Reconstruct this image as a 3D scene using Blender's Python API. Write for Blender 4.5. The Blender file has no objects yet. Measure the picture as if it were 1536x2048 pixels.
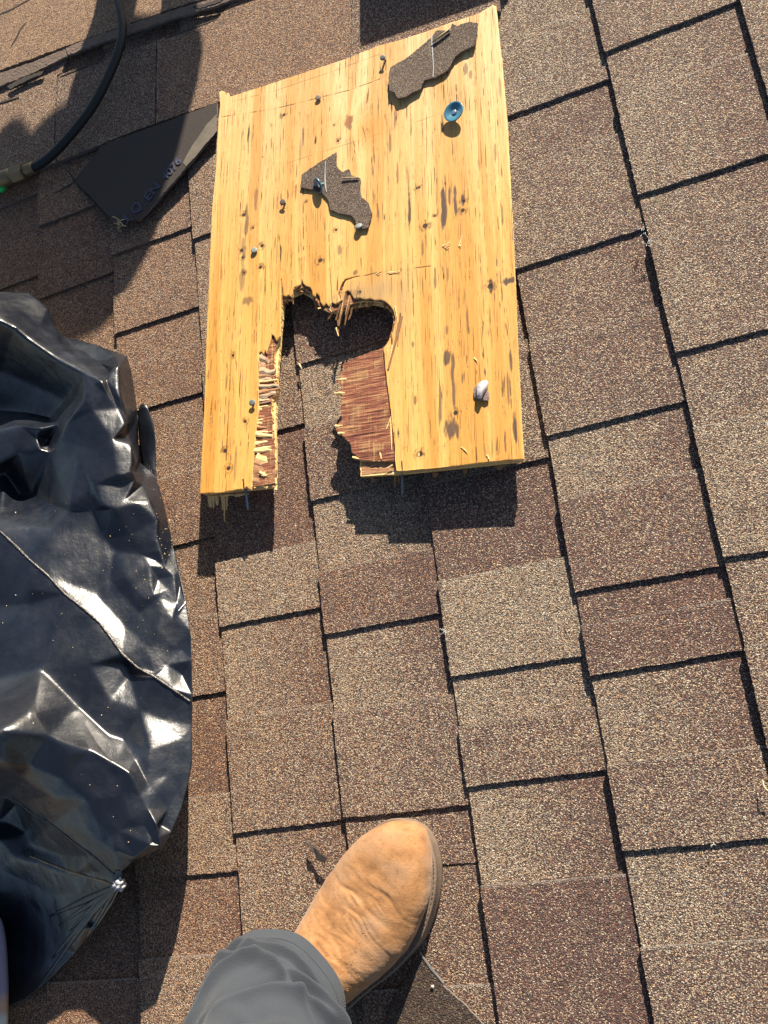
import bpy, bmesh, math, random
import numpy as np
from mathutils import Vector, Matrix, geometry
random.seed(7); RNG = np.random.default_rng(11)
C = bpy.context.scene.collection
SC = bpy.context.scene

# ---------------------------------------------------------------- camera, sun, sky, exposure
FPX, CAMH = 1802.57, 0.9108
RC = np.array([[0.903814214178329, 0.2230230007125573, 0.36521309861829493],
               [-0.11978197482537614, 0.9511859731869376, -0.28442489855733677],
               [-0.41081887098348185, 0.213321319997756, 0.8864095383502325]])
cam_d = bpy.data.cameras.new('camera'); cam = bpy.data.objects.new('camera', cam_d); C.objects.link(cam)
cam.matrix_world = Matrix.Translation((0, 0, CAMH)) @ Matrix(RC.tolist()).to_4x4()
cam_d.sensor_fit = 'HORIZONTAL'; cam_d.sensor_width = 36.0; cam_d.lens = 36.0 * FPX / 1536.0
cam_d.clip_start = 0.01; cam_d.clip_end = 500
SC.camera = cam
SUNV = Vector((0.95, 1.85, 1.0)).normalized()
sd = bpy.data.lights.new('sun', 'SUN'); sun = bpy.data.objects.new('sun', sd); C.objects.link(sun)
sd.energy = 5.0; sd.angle = math.radians(0.55); sd.color = (1.0, 0.89, 0.72)
sun.rotation_euler = SUNV.to_track_quat('Z', 'Y').to_euler(); sun.location = (1.5, 3, 2)
W = bpy.data.worlds.new('World'); SC.world = W; W.use_nodes = True
wn = W.node_tree; wn.nodes.clear()
wo = wn.nodes.new('ShaderNodeOutputWorld'); wb = wn.nodes.new('ShaderNodeBackground'); ws = wn.nodes.new('ShaderNodeTexSky')
ws.sky_type = 'NISHITA'; ws.sun_disc = False
ws.sun_elevation = math.asin(SUNV.z); ws.sun_rotation = math.atan2(SUNV.x, SUNV.y)
wb.inputs[1].default_value = 0.05
wn.links.new(ws.outputs[0], wb.inputs[0]); wn.links.new(wb.outputs[0], wo.inputs[0])
SC.view_settings.view_transform = 'Standard'; SC.view_settings.look = 'None'
SC.view_settings.exposure = 1.28; SC.view_settings.gamma = 1.0

# ---------------------------------------------------------------- helpers
def ray(px, py):
    return RC @ np.array([(px - 768) / FPX, -(py - 1024) / FPX, -1.0])
def G(px, py, h=0.0):
    """the point of the place seen at photo pixel px,py that lies h above the roof plane"""
    d = ray(px, py); t = (CAMH - h) / -d[2]
    return Vector((d[0] * t, d[1] * t, h))
def mesh_obj(name, verts, faces, mats, parent=None, smooth=False, attr=None, loc=None):
    me = bpy.data.meshes.new(name)
    me.from_pydata([tuple(map(float, v)) for v in verts], [], faces)
    return fin(name, me, mats, parent, smooth, attr, loc)
def np_mesh(name, V, F, mats, parent=None, smooth=True, attr=None, mi=None, loc=None):
    me = bpy.data.meshes.new(name)
    V = np.asarray(V, np.float32); F = np.asarray(F, np.int32)
    me.vertices.add(len(V)); me.vertices.foreach_set('co', V.ravel())
    me.loops.add(F.size); me.loops.foreach_set('vertex_index', F.ravel())
    me.polygons.add(len(F)); k = F.shape[1]
    me.polygons.foreach_set('loop_start', np.arange(0, F.size, k, dtype=np.int32))
    me.polygons.foreach_set('loop_total', np.full(len(F), k, np.int32))
    if mi is not None: me.polygons.foreach_set('material_index', np.asarray(mi, np.int32))
    me.update(calc_edges=True); me.validate()
    return fin(name, me, mats, parent, smooth, attr, loc)
def fin(name, me, mats, parent, smooth, attr, loc):
    if not isinstance(mats, (list, tuple)): mats = [mats]
    for m in mats: me.materials.append(m)
    if smooth is not None:
        me.polygons.foreach_set('use_smooth', [bool(smooth)] * len(me.polygons))
    if attr is not None:
        for an, av in attr.items():
            a = me.color_attributes.new(an, 'FLOAT_COLOR', 'POINT')
            av = np.asarray(av, np.float32)
            if av.shape[1] == 3: av = np.hstack([av, np.ones((len(av), 1), np.float32)])
            a.data.foreach_set('color', av.ravel())
    o = bpy.data.objects.new(name, me); C.objects.link(o)
    if parent: o.parent = parent
    if loc is not None: o.location = loc
    return o
def empty(name, loc=(0, 0, 0)):
    o = bpy.data.objects.new(name, None); C.objects.link(o); o.location = loc; o.empty_display_size = .05
    return o
def tag(o, label=None, cat=None, group=None, kind=None):
    if label: o['label'] = label
    if cat: o['category'] = cat
    if group: o['group'] = group
    if kind: o['kind'] = kind
    return o
def vnoise(x, y, seed=0):
    """bilinear value noise 0..1"""
    xi = np.floor(x).astype(np.int64); yi = np.floor(y).astype(np.int64)
    fx = x - xi; fy = y - yi; fx = fx * fx * (3 - 2 * fx); fy = fy * fy * (3 - 2 * fy)
    def h(a, b):
        n = (a * 374761393 + b * 668265263 + seed * 1442695041) & 0xffffffff
        n = ((n ^ (n >> 13)) * 1274126177) & 0xffffffff
        return ((n ^ (n >> 16)) & 0xffff) / 65535.0
    return (h(xi, yi) * (1 - fx) + h(xi + 1, yi) * fx) * (1 - fy) + (h(xi, yi + 1) * (1 - fx) + h(xi + 1, yi + 1) * fx) * fy
def fbm(x, y, seed=0, o=4):
    s = 0; a = .5; t = 0
    for k in range(o):
        s = s + a * vnoise(x * 2 ** k, y * 2 ** k, seed + 17 * k); t += a; a *= .5
    return s / t

# node helpers
class NT:
    def __init__(s, name):
        s.m = bpy.data.materials.new(name); s.m.use_nodes = True; s.t = s.m.node_tree; s.t.nodes.clear()
        s.out = s.n('ShaderNodeOutputMaterial'); s.b = s.n('ShaderNodeBsdfPrincipled')
        s.l(s.b.outputs[0], s.out.inputs[0])
    def n(s, k, **kw):
        x = s.t.nodes.new(k)
        for a, v in kw.items(): setattr(x, a, v)
        return x
    def l(s, a, b): s.t.links.new(a, b)
    def set(s, **kw):
        for k, v in kw.items(): s.b.inputs[k.replace('_', ' ')].default_value = v
    def obj(s):
        return s.n('ShaderNodeTexCoord').outputs['Object']
    def mapping(s, vec, scale=(1, 1, 1), rot=(0, 0, 0)):
        m = s.n('ShaderNodeMapping'); m.inputs['Scale'].default_value = scale; m.inputs['Rotation'].default_value = rot
        s.l(vec, m.inputs[0]); return m.outputs[0]
    def noise(s, vec, scale, detail=3, rough=.5, dist=0):
        x = s.n('ShaderNodeTexNoise'); s.l(vec, x.inputs['Vector']); x.inputs['Scale'].default_value = scale
        x.inputs['Detail'].default_value = detail; x.inputs['Roughness'].default_value = rough; x.inputs['Distortion'].default_value = dist
        return x.outputs['Fac']
    def voro(s, vec, scale, feature='F1', rnd=1.0):
        x = s.n('ShaderNodeTexVoronoi', feature=feature); s.l(vec, x.inputs['Vector']); x.inputs['Scale'].default_value = scale
        x.inputs['Randomness'].default_value = rnd
        return x
    def ramp(s, fac, stops, interp='LINEAR'):
        r = s.n('ShaderNodeValToRGB'); r.color_ramp.interpolation = interp
        e = r.color_ramp.elements
        while len(e) > 1: e.remove(e[-1])
        e[0].position = stops[0][0]; e[0].color = (*stops[0][1], 1)
        for p, c in stops[1:]:
            q = e.new(p); q.color = (*c, 1)
        s.l(fac, r.inputs[0]); return r.outputs[0]
    def mr(s, v, a, b, c=0., d=1.):
        m = s.n('ShaderNodeMapRange'); s.l(v, m.inputs[0])
        for i, q in enumerate((a, b, c, d)): m.inputs[i + 1].default_value = q
        return m.outputs[0]
    def math(s, op, a, b=None):
        m = s.n('ShaderNodeMath', operation=op)
        for i, q in enumerate((a, b)):
            if q is None: continue
            if isinstance(q, (int, float)): m.inputs[i].default_value = q
            else: s.l(q, m.inputs[i])
        return m.outputs[0]
    def mix(s, f, a, b, mode='MIX'):
        m = s.n('ShaderNodeMix', data_type='RGBA', blend_type=mode)
        for i, q in ((0, f), (6, a), (7, b)):
            if isinstance(q, (int, float)): m.inputs[i].default_value = q
            elif isinstance(q, tuple): m.inputs[i].default_value = (*q, 1) if len(q) == 3 else q
            else: s.l(q, m.inputs[i])
        return m.outputs[2]
    def bump(s, h, strength=1., dist=.001, nrm=None):
        b = s.n('ShaderNodeBump'); b.inputs['Strength'].default_value = strength; b.inputs['Distance'].default_value = dist
        s.l(h, b.inputs['Height'])
        if nrm is not None: s.l(nrm, b.inputs['Normal'])
        return b.outputs[0]
    def sep(s, attr):
        a = s.n('ShaderNodeAttribute', attribute_name=attr); x = s.n('ShaderNodeSeparateColor'); s.l(a.outputs['Color'], x.inputs[0])
        return x.outputs, a.outputs['Color']
    def col(s, c): s.l(c, s.b.inputs['Base Color'])
    def nrm(s, c): s.l(c, s.b.inputs['Normal'])

def plain(name, col, rough=.6, metal=0., bump=0., bscale=400, var=.15, spec=.5, dist=.0005):
    t = NT(name); o = t.obj(); f = t.noise(o, bscale * .3, 4)
    t.col(t.mix(f, tuple(c * (1 - var) for c in col), tuple(min(1, c * (1 + var)) for c in col)))
    t.set(Roughness=rough, Metallic=metal, Specular_IOR_Level=spec)
    if bump: t.nrm(t.bump(t.noise(o, bscale, 3), bump, dist))
    return t.m

# mineral granules of an asphalt shingle
def granule_mat(name, use_attr=True, tone=.5, warm=.3, scale=860, dark=1.0, bumpd=.00095):
    t = NT(name); o = t.obj()
    v = t.voro(o, scale); v2 = t.voro(o, scale * .52)
    s = t.n('ShaderNodeSeparateColor'); t.l(v.outputs['Color'], s.inputs[0])
    r, g, b = s.outputs
    k = dark
    def P(*a): return [(p, tuple(min(1., c * k) for c in q)) for p, q in a]
    light = t.ramp(r, P((0, (.075, .055, .048)), (.13, (.20, .13, .098)), (.28, (.34, .245, .17)), (.46, (.46, .345, .235)),
                        (.62, (.27, .25, .225)), (.78, (.54, .425, .29)), (.91, (.70, .61, .48))), 'CONSTANT')
    darkp = t.ramp(r, P((0, (.05, .030, .030)), (.2, (.105, .048, .045)), (.45, (.165, .078, .070)), (.65, (.215, .115, .092)),
                        (.8, (.15, .12, .115)), (.88, (.38, .26, .18)), (.96, (.60, .48, .36))), 'CONSTANT')
    warmp = t.ramp(r, P((0, (.16, .06, .035)), (.25, (.33, .145, .065)), (.5, (.55, .27, .11)), (.75, (.70, .38, .16)), (.92, (.40, .25, .15))), 'CONSTANT')
    n1 = t.noise(o, 11, 3, .6); n4 = t.noise(o, 38, 4, .7)
    if use_attr:
        ch, _ = t.sep('tone'); T, Wm = ch[0], ch[1]
        T = t.math('ADD', T, t.mr(n1, .3, .7, -.14, .14))
        mt = t.math('LESS_THAN', g, T); mw = t.math('LESS_THAN', b, Wm)
    else:
        mt = t.math('LESS_THAN', g, tone); mw = t.math('LESS_THAN', b, warm)
    c = t.mix(mt, darkp, light)
    c = t.mix(t.math('MULTIPLY', mw, .50), c, warmp)
    if use_attr: c = t.mix(t.math('MULTIPLY', ch[2], .7), c, (.50, .44, .38))  # pale sunlit tab edge painted into the granule colour
    # asphalt in the gaps between granules
    c = t.mix(t.mr(n4, .52, .72, 0, .35), c, (.16, .115, .09)); c = t.mix(t.mr(n4, .26, .42, .22, 0), c, (.52, .44, .34))
    gap = t.mr(v.outputs['Distance'], .44, .71, 0., .80)
    c = t.mix(gap, c, (.03, .024, .022))
    fine = t.noise(o, 2400, 2, .6)
    c = t.mix(t.mr(fine, .3, .8, .0, .3), c, tuple(x for x in (.11, .08, .065)))
    ns_ = t.noise(o, 6.5, 5, .7); c = t.mix(t.mr(ns_, .60, .74, 0, .5), c, (.085, .062, .052))
    c = t.mix(1., c, (.98, .975, .955), 'MULTIPLY')
    t.col(c); t.set(Roughness=.78, Specular_IOR_Level=.35)
    h = t.math('SUBTRACT', 1.0, t.math('POWER', v.outputs['Distance'], 1.6))
    h = t.math('ADD', h, t.math('MULTIPLY', r, .85))
    h = t.math('ADD', h, t.math('MULTIPLY', v2.outputs['Distance'], -.35))
    t.nrm(t.bump(h, 1.0, bumpd))
    return t.m
M_GRAN = granule_mat('shingle_granules')
M_ASPH = plain('asphalt_edge', (.13, .11, .098), .9, bump=.6, bscale=900)
M_SCRAP = granule_mat('fine_dark_granules', False, .5, .0, 1300, .55, .0005)
M_UNDER = plain('asphalt_underside', (.032, .024, .020), .8, bump=.5, bscale=500, dist=.0008)

# ---------------------------------------------------------------- roof of laminated shingles
XS = [-0.889 + .143 * i for i in range(-6, 15)]
OFF = {0: .0073, 1: .0018, 2: -.0016, 3: -.0048, 4: -.0046, 5: -.0028, 6: .0002, 7: .0046}
def X(i): return -0.889 + .143 * i + OFF.get(i, 0)
def axis(a, b, fine, coarse):
    n = max(2, int((b - a) / coarse)); p = list(np.linspace(a, b, n + 1))
    p += [a + fine, b - fine]; return np.array(sorted(set(np.round(p, 6))))
def plate(name, x0, x1, y0, y1, ztop, thick, tone, parent, jit=.0004, fx=.0024, fy=.0024, rim=False, skew=None):
    xs = np.arange(x0, x1 + fx * .5, fx); ys = np.arange(y0, y1 + fy * .5, fy)
    xs[-1] = x1; ys[-1] = y1
    Xg, Yg = np.meshgrid(xs, ys)
    nx, ny = len(xs), len(ys)
    bx = np.zeros_like(Xg); by = np.zeros_like(Xg)
    j = lambda n: (RNG.random(n) - .5) * 2 * jit
    bx[:, 0] += j(ny) + .0003 * (fbm(ys * 25, ys * 0 + x0 * 31, 3) - .5) * 2; bx[:, -1] += j(ny)
    by[0, :] += j(nx) + .0007 * (fbm(xs * 30, xs * 0 + y0 * 31, 5) - .5) * 2; by[-1, :] += j(nx) + .0007 * (fbm(xs * 30, xs * 0 + y1 * 31, 6) - .5) * 2
    Xp = Xg + bx; Yp = Yg + by
    if skew: Yp = Yp + skew * (Xg - x0)
    Z = ztop(Xg, Yg)
    V = np.stack([Xp, Yp, Z], -1).reshape(-1, 3)
    idx = np.arange(nx * ny).reshape(ny, nx)
    F = np.stack([idx[:-1, :-1], idx[:-1, 1:], idx[1:, 1:], idx[1:, :-1]], -1).reshape(-1, 4)
    ring = np.concatenate([idx[0, :], idx[1:, -1], idx[-1, -2::-1], idx[-2:0:-1, 0]])
    low = V[ring].copy(); low[:, 2] -= thick
    b0 = len(V); n = len(ring)
    top2 = V[ring].copy()
    k = np.arange(n); k2 = (k + 1) % n
    Fw = np.stack([b0 + k, b0 + n + k, b0 + n + k2, b0 + k2], -1)
    T = tone(Xg, Yg)
    if rim: T = T.copy(); T[..., 2] = np.clip(1 - (y1 - Yg) / .0022, 0, 1) * (.35 + .65 * vnoise(Xg * 120, Yg * 0 + y1 * 50, 8))  # pale line painted where a tab's top edge catches the sun
    T = T.reshape(-1, 3)
    T2 = np.vstack([T, T[ring], T[ring]])
    return np.vstack([V, top2, low]), np.vstack([F, Fw]), np.concatenate([np.zeros(len(F), int), np.ones(len(Fw), int)]), T2
def merge(parts):
    Vs, Fs, Ms, Ts = [], [], [], []; o = 0
    for V, F, m, T in parts:
        Vs.append(V); Fs.append(F + o); Ms.append(m); Ts.append(T); o += len(V)
    return np.vstack(Vs), np.vstack(Fs), np.concatenate(Ms), np.vstack(Ts)
# raised tabs (bottom, top) and tone runs (down to y: left tone, right tone) of every course in view
TABS = {-1: [(.79, .865), (.55, .67), (.30, .42), (.02, .2), (-.3, -.15)],
        0: [(.868, .93), (.743, .80), (.50, .62), (.24, .38), (-.02, .1), (-.3, -.18)],
        1: [(.766, .86), (.64, .70), (.515, .585), (.316, .41), (.125, .22), (-.075, .01), (-.30, -.16)],
        2: [(.74, .86), (.43, .55), (.201, .28), (-.035, .09), (-.3, -.15)],
        3: [(.67, .78), (.505, .6), (.327, .42), (.167, .24), (-.032, .08), (-.088, -.07), (-.3, -.2)],
        4: [(.73, .83), (.52, .62), (.31, .45), (.097, .20), (-.015, .045), (-.29, -.11)],
        5: [(.735, .84), (.535, .66), (.331, .44), (.16, .26), (.075, .125), (-.089, -.01), (-.3, -.172)],
        6: [(.767, .9), (.574, .70), (.383, .52), (.165, .30), (-.03, .08), (-.25, -.12)],
        7: [(.80, .95), (.6, .72), (.40, .5), (.1, .25), (-.2, -.05)]}
TONE = {-1: [(.79, .4, .3), (.6, .5, .4), (-9, .5, .5)],
        0: [(.868, .5, .4), (.743, .35, .25), (.6, .45, .35), (-.05, .4, .4), (-9, .3, .3)],
        1: [(.88, .4, .4), (.766, .55, .5), (.64, .5, .35), (.515, .42, .35), (.41, .55, .45), (.316, .38, .3), (.22, .55, .5), (.125, .55, .45), (.01, .35, .15), (-.075, .75, .7), (-.16, .55, .2), (-9, .65, .6)],
        2: [(.43, .65, .55), (.28, .3, .18), (.201, .88, .75), (.09, .88, .2), (-.035, .62, .5), (-.15, .75, .35), (-9, .6, .5)],
        3: [(.505, .45, .4), (.42, .85, .75), (.327, .45, .4), (.24, .8, .6), (.167, .35, .2), (.08, .9, .3), (-.032, .55, .5), (-.088, .6, .3), (-9, .5, .4)],
        4: [(.52, .5, .5), (.31, .7, .6), (.2, .3, .25), (.097, .98, .9), (.045, .85, .65), (-.015, .55, .45), (-.11, .9, .15), (-9, .28, .2)],
        5: [(.9, .55, .35), (.735, .7, .55), (.66, .5, .35), (.535, .6, .45), (.331, .5, .35), (.26, .85, .35), (.16, .38, .35), (.075, .3, .25), (-.01, .8, .22), (-.089, .55, .5), (-.172, .8, .35), (-9, .55, .45)],
        6: [(.767, .55, .5), (.574, .65, .35), (.383, .65, .3), (.30, .55, .55), (.165, .75, .6), (.0, .6, .5), (-9, .5, .4)],
        7: [(.6, .6, .6), (.3, .5, .5), (-9, .5, .5)]}
def tonef(i):
    runs = TONE.get(i)
    if runs is None:
        rr = random.Random(i); runs = []; y = 3.0
        while y > -1.6: y -= rr.uniform(.07, .2); a = rr.uniform(.2, .85); runs.append((y, a, a * rr.uniform(.4, 1.1)))
        runs.append((-9, .5, .5))
    def f(Xg, Yg):
        t = np.clip((Xg - X(i)) / .143, 0, 1) ** 1.3; T = np.zeros_like(Xg); done = np.zeros(Xg.shape, bool)
        for yb, a, b in runs:
            m = (Yg > yb) & ~done; T[m] = (a + (b - a) * t)[m]; done |= m
        wn_ = fbm(Xg * 9, Yg * 9, 77)
        Wm = np.clip(.86 - (Xg + .85) * 1.35, .10, .95) + (wn_ - .5) * .3
        # third channel paints the sunlit top edge of each tab, filled by plate
        return np.stack([np.clip(.5 + (T - .5) * 1.4 - .02, 0, 1), np.clip(Wm, 0, 1), np.zeros_like(T)], -1)
    return f
roof = tag(empty('roof'), kind='structure')
roof['label'] = 'brown and tan granular asphalt shingle roof lit by low sun'
def coursez(i):
    x0 = X(i)
    def z(Xg, Yg):
        t = (Xg - x0) / .143
        return .0068 * (1 - t) + .0009 * (fbm(Xg * 14 + i * 9, Yg * 14, 40) - .5) - .0078
    return z
for i in range(-5, 14):
    near = -2 <= i <= 8
    f = .0026 if near else .02
    fx = .004 if near else .02
    y0, y1 = -1.3, 2.6
    parts = []
    zf = coursez(i)
    if near:
        parts.append(plate('c', X(i), X(i + 1) + .012, -.42, 1.42, zf, .0085, tonef(i), roof, fx=.0045, fy=.003))
        parts.append(plate('c', X(i), X(i + 1) + .012, -1.3, -.423, zf, .0085, tonef(i), roof, fx=.02, fy=.02))
        parts.append(plate('c', X(i), X(i + 1) + .012, 1.423, 2.6, zf, .0085, tonef(i), roof, fx=.02, fy=.02))
    else:
        parts.append(plate('c', X(i), X(i + 1) + .012, y0, y1, zf, .0085, tonef(i), roof, fx=.02, fy=.02))
    tabs = list(TABS.get(i, []))
    rr = random.Random(100 + i)
    y = max([t for _, t in tabs], default=-1.3) + .07
    while y < 2.5: h = rr.uniform(.06, .17); tabs.append((y, y + h)); y += h + rr.uniform(.06, .16)
    for n, (b, t) in enumerate(tabs):
        lift = .0034 if (t - b) > .03 else .0014
        fx2 = .0026 if near else .02
        zt = (lambda zf_, l_: (lambda a, c: zf_(a, c) + l_))(zf, lift)
        sk = rr.uniform(-.012, .012)
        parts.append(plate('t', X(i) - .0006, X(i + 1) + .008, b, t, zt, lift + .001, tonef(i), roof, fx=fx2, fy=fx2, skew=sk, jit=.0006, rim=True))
    V, F, m, T = merge(parts)
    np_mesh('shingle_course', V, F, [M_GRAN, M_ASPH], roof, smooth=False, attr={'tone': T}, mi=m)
np_mesh('roof_deck', [(-2.2, -1.6, -.012), (1.6, -1.6, -.012), (1.6, 2.8, -.012), (-2.2, 2.8, -.012)], [(0, 1, 2, 3)], M_ASPH, roof)

# overlapping patch of shingles at the top left, laid over the courses
def prism(name, pts, thick, mats, parent=None, tone=None, smooth=False, top_z=None, bevel=0):
    """closed slab from a list of 3D top points (any outline), thickness down"""
    n = len(pts); tris = geometry.tessellate_polygon([[Vector(p) for p in pts]])
    V = [tuple(p) for p in pts] + [(p[0], p[1], p[2] - thick) for p in pts]
    F = [tuple(t) for t in tris]
    nrm = (Vector(pts[tris[0][1]]) - Vector(pts[tris[0][0]])).cross(Vector(pts[tris[0][2]]) - Vector(pts[tris[0][0]])) if tris else Vector((0, 0, 1))
    F = []
    for t in tris:
        a, b, c = [Vector(pts[k]) for k in t]
        up = (b - a).cross(c - a).z > 0
        F.append(tuple(t) if up else tuple(reversed(t)))
    area = sum(pts[k][0] * pts[(k + 1) % n][1] - pts[(k + 1) % n][0] * pts[k][1] for k in range(n))
    Fb = [tuple(n + k for k in reversed(f)) for f in F]
    Fs = []
    for k in range(n):
        k2 = (k + 1) % n
        Fs.append((k, n + k, n + k2, k2) if area > 0 else (k2, n + k2, n + k, k))
    me = bpy.data.meshes.new(name); me.from_pydata(V, [], F + Fb + Fs)
    at = None
    if tone is not None: at = {'tone': np.tile(np.array([tone], np.float32), (len(V), 1))}
    o = fin(name, me, mats, parent, smooth, at, None)
    if len(o.data.materials) > 1:
        for k, p in enumerate(o.data.polygons): p.material_index = 0 if k < len(F) else 1
    return o
def jag(pts, step, amp, rnd, closed=True, spike=0.):
    out = []; n = len(pts)
    for k in range(n if closed else n - 1):
        a = np.array(pts[k], float); b = np.array(pts[(k + 1) % n], float); d = b - a; L = np.linalg.norm(d)
        m = max(1, int(L / step)); nn = np.array([-d[1], d[0]]) / max(L, 1e-9)
        out.append(tuple(a))
        for q in range(1, m):
            r = rnd.uniform(-1, 1) * amp
            if spike and rnd.random() < .25: r += rnd.uniform(-1, 1) * spike
            out.append(tuple(a + d * (q + rnd.uniform(-.3, .3)) / m + nn * r))
    return out
rj = random.Random(5)
def patch(px_pts, h, thick, tone, amp=1.0):
    p = jag(px_pts, 4, amp, rj)
    return prism('shingle_patch', [tuple(G(a, b, h)) for a, b in p], thick, [M_GRAN, M_ASPH], roof, tone)
patch([(-60, 400), (60, 346), (112, 325), (108, 270), (114, 150), (123, 146), (132, 110), (0, 168), (-80, 205)], .0034, .006, (.6, .6, 0))
patch([(114, 324), (230, 277), (309, 247), (310, 240), (312, 82), (205, 119), (124, 148), (117, 152), (110, 270)], .0037, .006, (.4, .2, 0))
patch([(312, 246), (430, 206), (560, 165), (700, 116), (705, -60), (520, -60), (437, 36), (314, 80)], .0040, .006, (.45, .6, 0))
patch([(700, 117), (760, 98), (860, 66), (1000, 20), (1000, -90), (709, -90)], .0038, .006, (.4, .2, 0))
patch([(-90, 178), (0, 140), (120, 96), (330, 22), (505, -36), (520, -90), (-100, -90)], .0074, .0045, (.85, .9, 0))  # lighter, more orange tone paints in the sunny haze of this corner
# torn grey strip along the lap
M_STRIP = plain('worn_lap_strip', (.12, .085, .065), .8, bump=1., bscale=260, var=.35, dist=.002)
for seg in ([(-60, 200), (0, 172), (60, 148), (133, 112), (128, 98), (60, 126), (0, 146), (-60, 170)],
            [(136, 110), (205, 84), (330, 42), (430, 12), (520, -20), (520, -34), (420, -2), (320, 28), (200, 68), (131, 96)]):
    prism('lap_strip', [tuple(G(a, b, .0088)) for a, b in jag(seg, 7, 1.3, rj)], .004, [M_STRIP, M_ASPH], roof)
for seg in ([(14, 172), (40, 158), (88, 140), (84, 148), (50, 163), (20, 178)], [(385, 14), (430, 0), (450, -6), (440, 4), (400, 17)]):
    prism('lap_tear', [tuple(G(a, b, .0096)) for a, b in jag(seg, 5, 1.2, rj)], .002, M_UNDER, roof)
# dark open cuts in the upper shingles
def strip_px(name, pts, w, h, mat, parent=None, thick=.0006):
    L, R = [], []
    P = [G(a, b, h) for a, b in pts]
    for k, p in enumerate(P):
        d = (P[min(k + 1, len(P) - 1)] - P[max(k - 1, 0)]); d.z = 0; d.normalize(); n = Vector((-d.y, d.x, 0))
        ww = (w if 0 < k < len(P) - 1 else w * .35) * rj.uniform(.7, 1.25)
        L.append(p + n * ww / 2); R.append(p - n * ww / 2)
    return prism(name, [tuple(v) for v in L + R[::-1]], thick, mat, parent)
for pts, w in (([(22, 92), (32, 76), (40, 60), (52, 44)], .004), ([(-20, 212), (10, 202), (38, 194)], .004), ([(-20, 36), (20, 20), (60, -2)], .005),
               ([(120, 153), (160, 136), (205, 121)], .004), ([(330, 76), (380, 58), (433, 38)], .004)):
    strip_px('shingle_cut', pts, w, .0079 if pts[0][1] < 95 and pts[0][0] < 60 else .0045, M_UNDER, roof)

# ---------------------------------------------------------------- plywood offcut
def plane_fit():
    cs = [(440, 205, .019), (985, 10, .013), (1048, 920, .024), (400, 987, .045)]
    P = [G(*c) for c in cs]
    A = np.array([[1, p.x, p.y] for p in P]); z = np.array([p.z for p in P]); c, *_ = np.linalg.lstsq(A, z, rcond=None)
    return c
PC = plane_fit()
BN = Vector((-PC[1], -PC[2], 1)).normalized()
def on_plane(px, py, dz=0.):
    d = ray(px, py); n = np.array(BN)
    o = np.array([0, 0, PC[0]]) + n * dz
    t = np.dot(o - np.array([0, 0, CAMH]), n) / np.dot(d, n)
    return Vector((d[0] * t, d[1] * t, CAMH + d[2] * t))
TL, TR, BR_, BL_ = [on_plane(*p) for p in ((440, 205), (985, 10), (1048, 918), (400, 987))]
EY = (TL - BL_).normalized(); EX = EY.cross(BN).normalized(); EY = BN.cross(EX).normalized()
BM = Matrix(((EX.x, EY.x, BN.x, BL_.x), (EX.y, EY.y, BN.y, BL_.y), (EX.z, EY.z, BN.z, BL_.z), (0, 0, 0, 1)))
BI = BM.inverted()
def B(px, py, dz=0.):
    p = BI @ on_plane(px, py, dz); return (p.x, p.y)
board = empty('plywood_offcut'); board.matrix_world = BM
tag(board, 'yellow weathered plywood offcut with a rotten notch broken out of its lower side', 'plywood')
def Bl(lst, dz=0.): return [B(a, b, dz) for a, b in lst]
TOP = [(440, 207), (439, 194), (438, 184), (443, 181), (449, 183), (451, 192), (454, 185), (457, 186), (459, 194),
       (520, 174), (600, 148), (690, 118), (757, 91), (800, 80), (850, 64), (905, 44), (957, 28), (985, 10), (992, 12), (997, 60), (1000, 92), (1003, 112), (1009, 180), (1015, 250),
       (1019, 330), (1023, 410), (1028, 500), (1032, 600), (1036, 700), (1041, 800), (1046, 900), (1048, 918), (1020, 919), (960, 925), (880, 935), (806, 941), (793, 941),
       (790, 915), (788, 880), (782, 825), (776, 780), (771, 740), (768, 710), (767, 696),
       (774, 688), (782, 674), (788, 655), (791, 638), (788, 624), (781, 612), (771, 603), (760, 599), (748, 600), (740, 596), (730, 598), (720, 595), (708, 597), (703, 588), (697, 580), (690, 584), (686, 600), (680, 603),
       (676, 588), (684, 566), (690, 558), (705, 554), (723, 552), (705, 556.5), (692, 561), (688, 568), (682, 590), (679, 604), (670, 608), (664, 604), (658, 613), (652, 606), (647, 612), (641, 604), (639, 592), (633, 586), (630, 594), (625, 590), (624, 581), (620, 574), (611, 571),
       (607, 568), (604, 559), (601, 569), (594, 573), (586, 580), (583, 594), (577, 590), (571, 593), (566, 590), (565, 575), (563, 555), (561, 575), (561, 620), (560, 672), (553, 682), (548, 672), (543, 669), (540, 684), (536, 697), (533, 707), (530, 700), (527, 709), (522, 703), (518, 706),
       (518, 760), (517, 820), (513, 850), (509, 885), (506, 925), (504, 960), (502, 979), (489, 977), (487, 958), (485, 978), (468, 981), (446, 985), (400, 987), (404, 900), (409, 800), (412, 700), (418, 560), (424, 420), (432, 335), (434, 285), (438, 230)]
def inpoly(px, py, poly):
    ins = np.zeros(px.shape, bool); n = len(poly)
    for k in range(n):
        x1, y1 = poly[k]; x2, y2 = poly[(k + 1) % n]
        c = (y1 > py) != (y2 > py)
        with np.errstate(divide='ignore', invalid='ignore'):
            ins ^= c & (px < (x2 - x1) * (py - y1) / (y2 - y1 + 1e-30) + x1)
    return ins
def seg_d2(px, py, x1, y1, x2, y2):
    dx, dy = x2 - x1, y2 - y1; t = np.clip(((px - x1) * dx + (py - y1) * dy) / (dx * dx + dy * dy + 1e-18), 0, 1)
    qx, qy = x1 + t * dx, y1 + t * dy
    return (px - qx) ** 2 + (py - qy) ** 2, qx, qy
topo = jag(Bl(TOP), .0035, .00022, random.Random(3))
TP = topo
s = .0008
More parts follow.
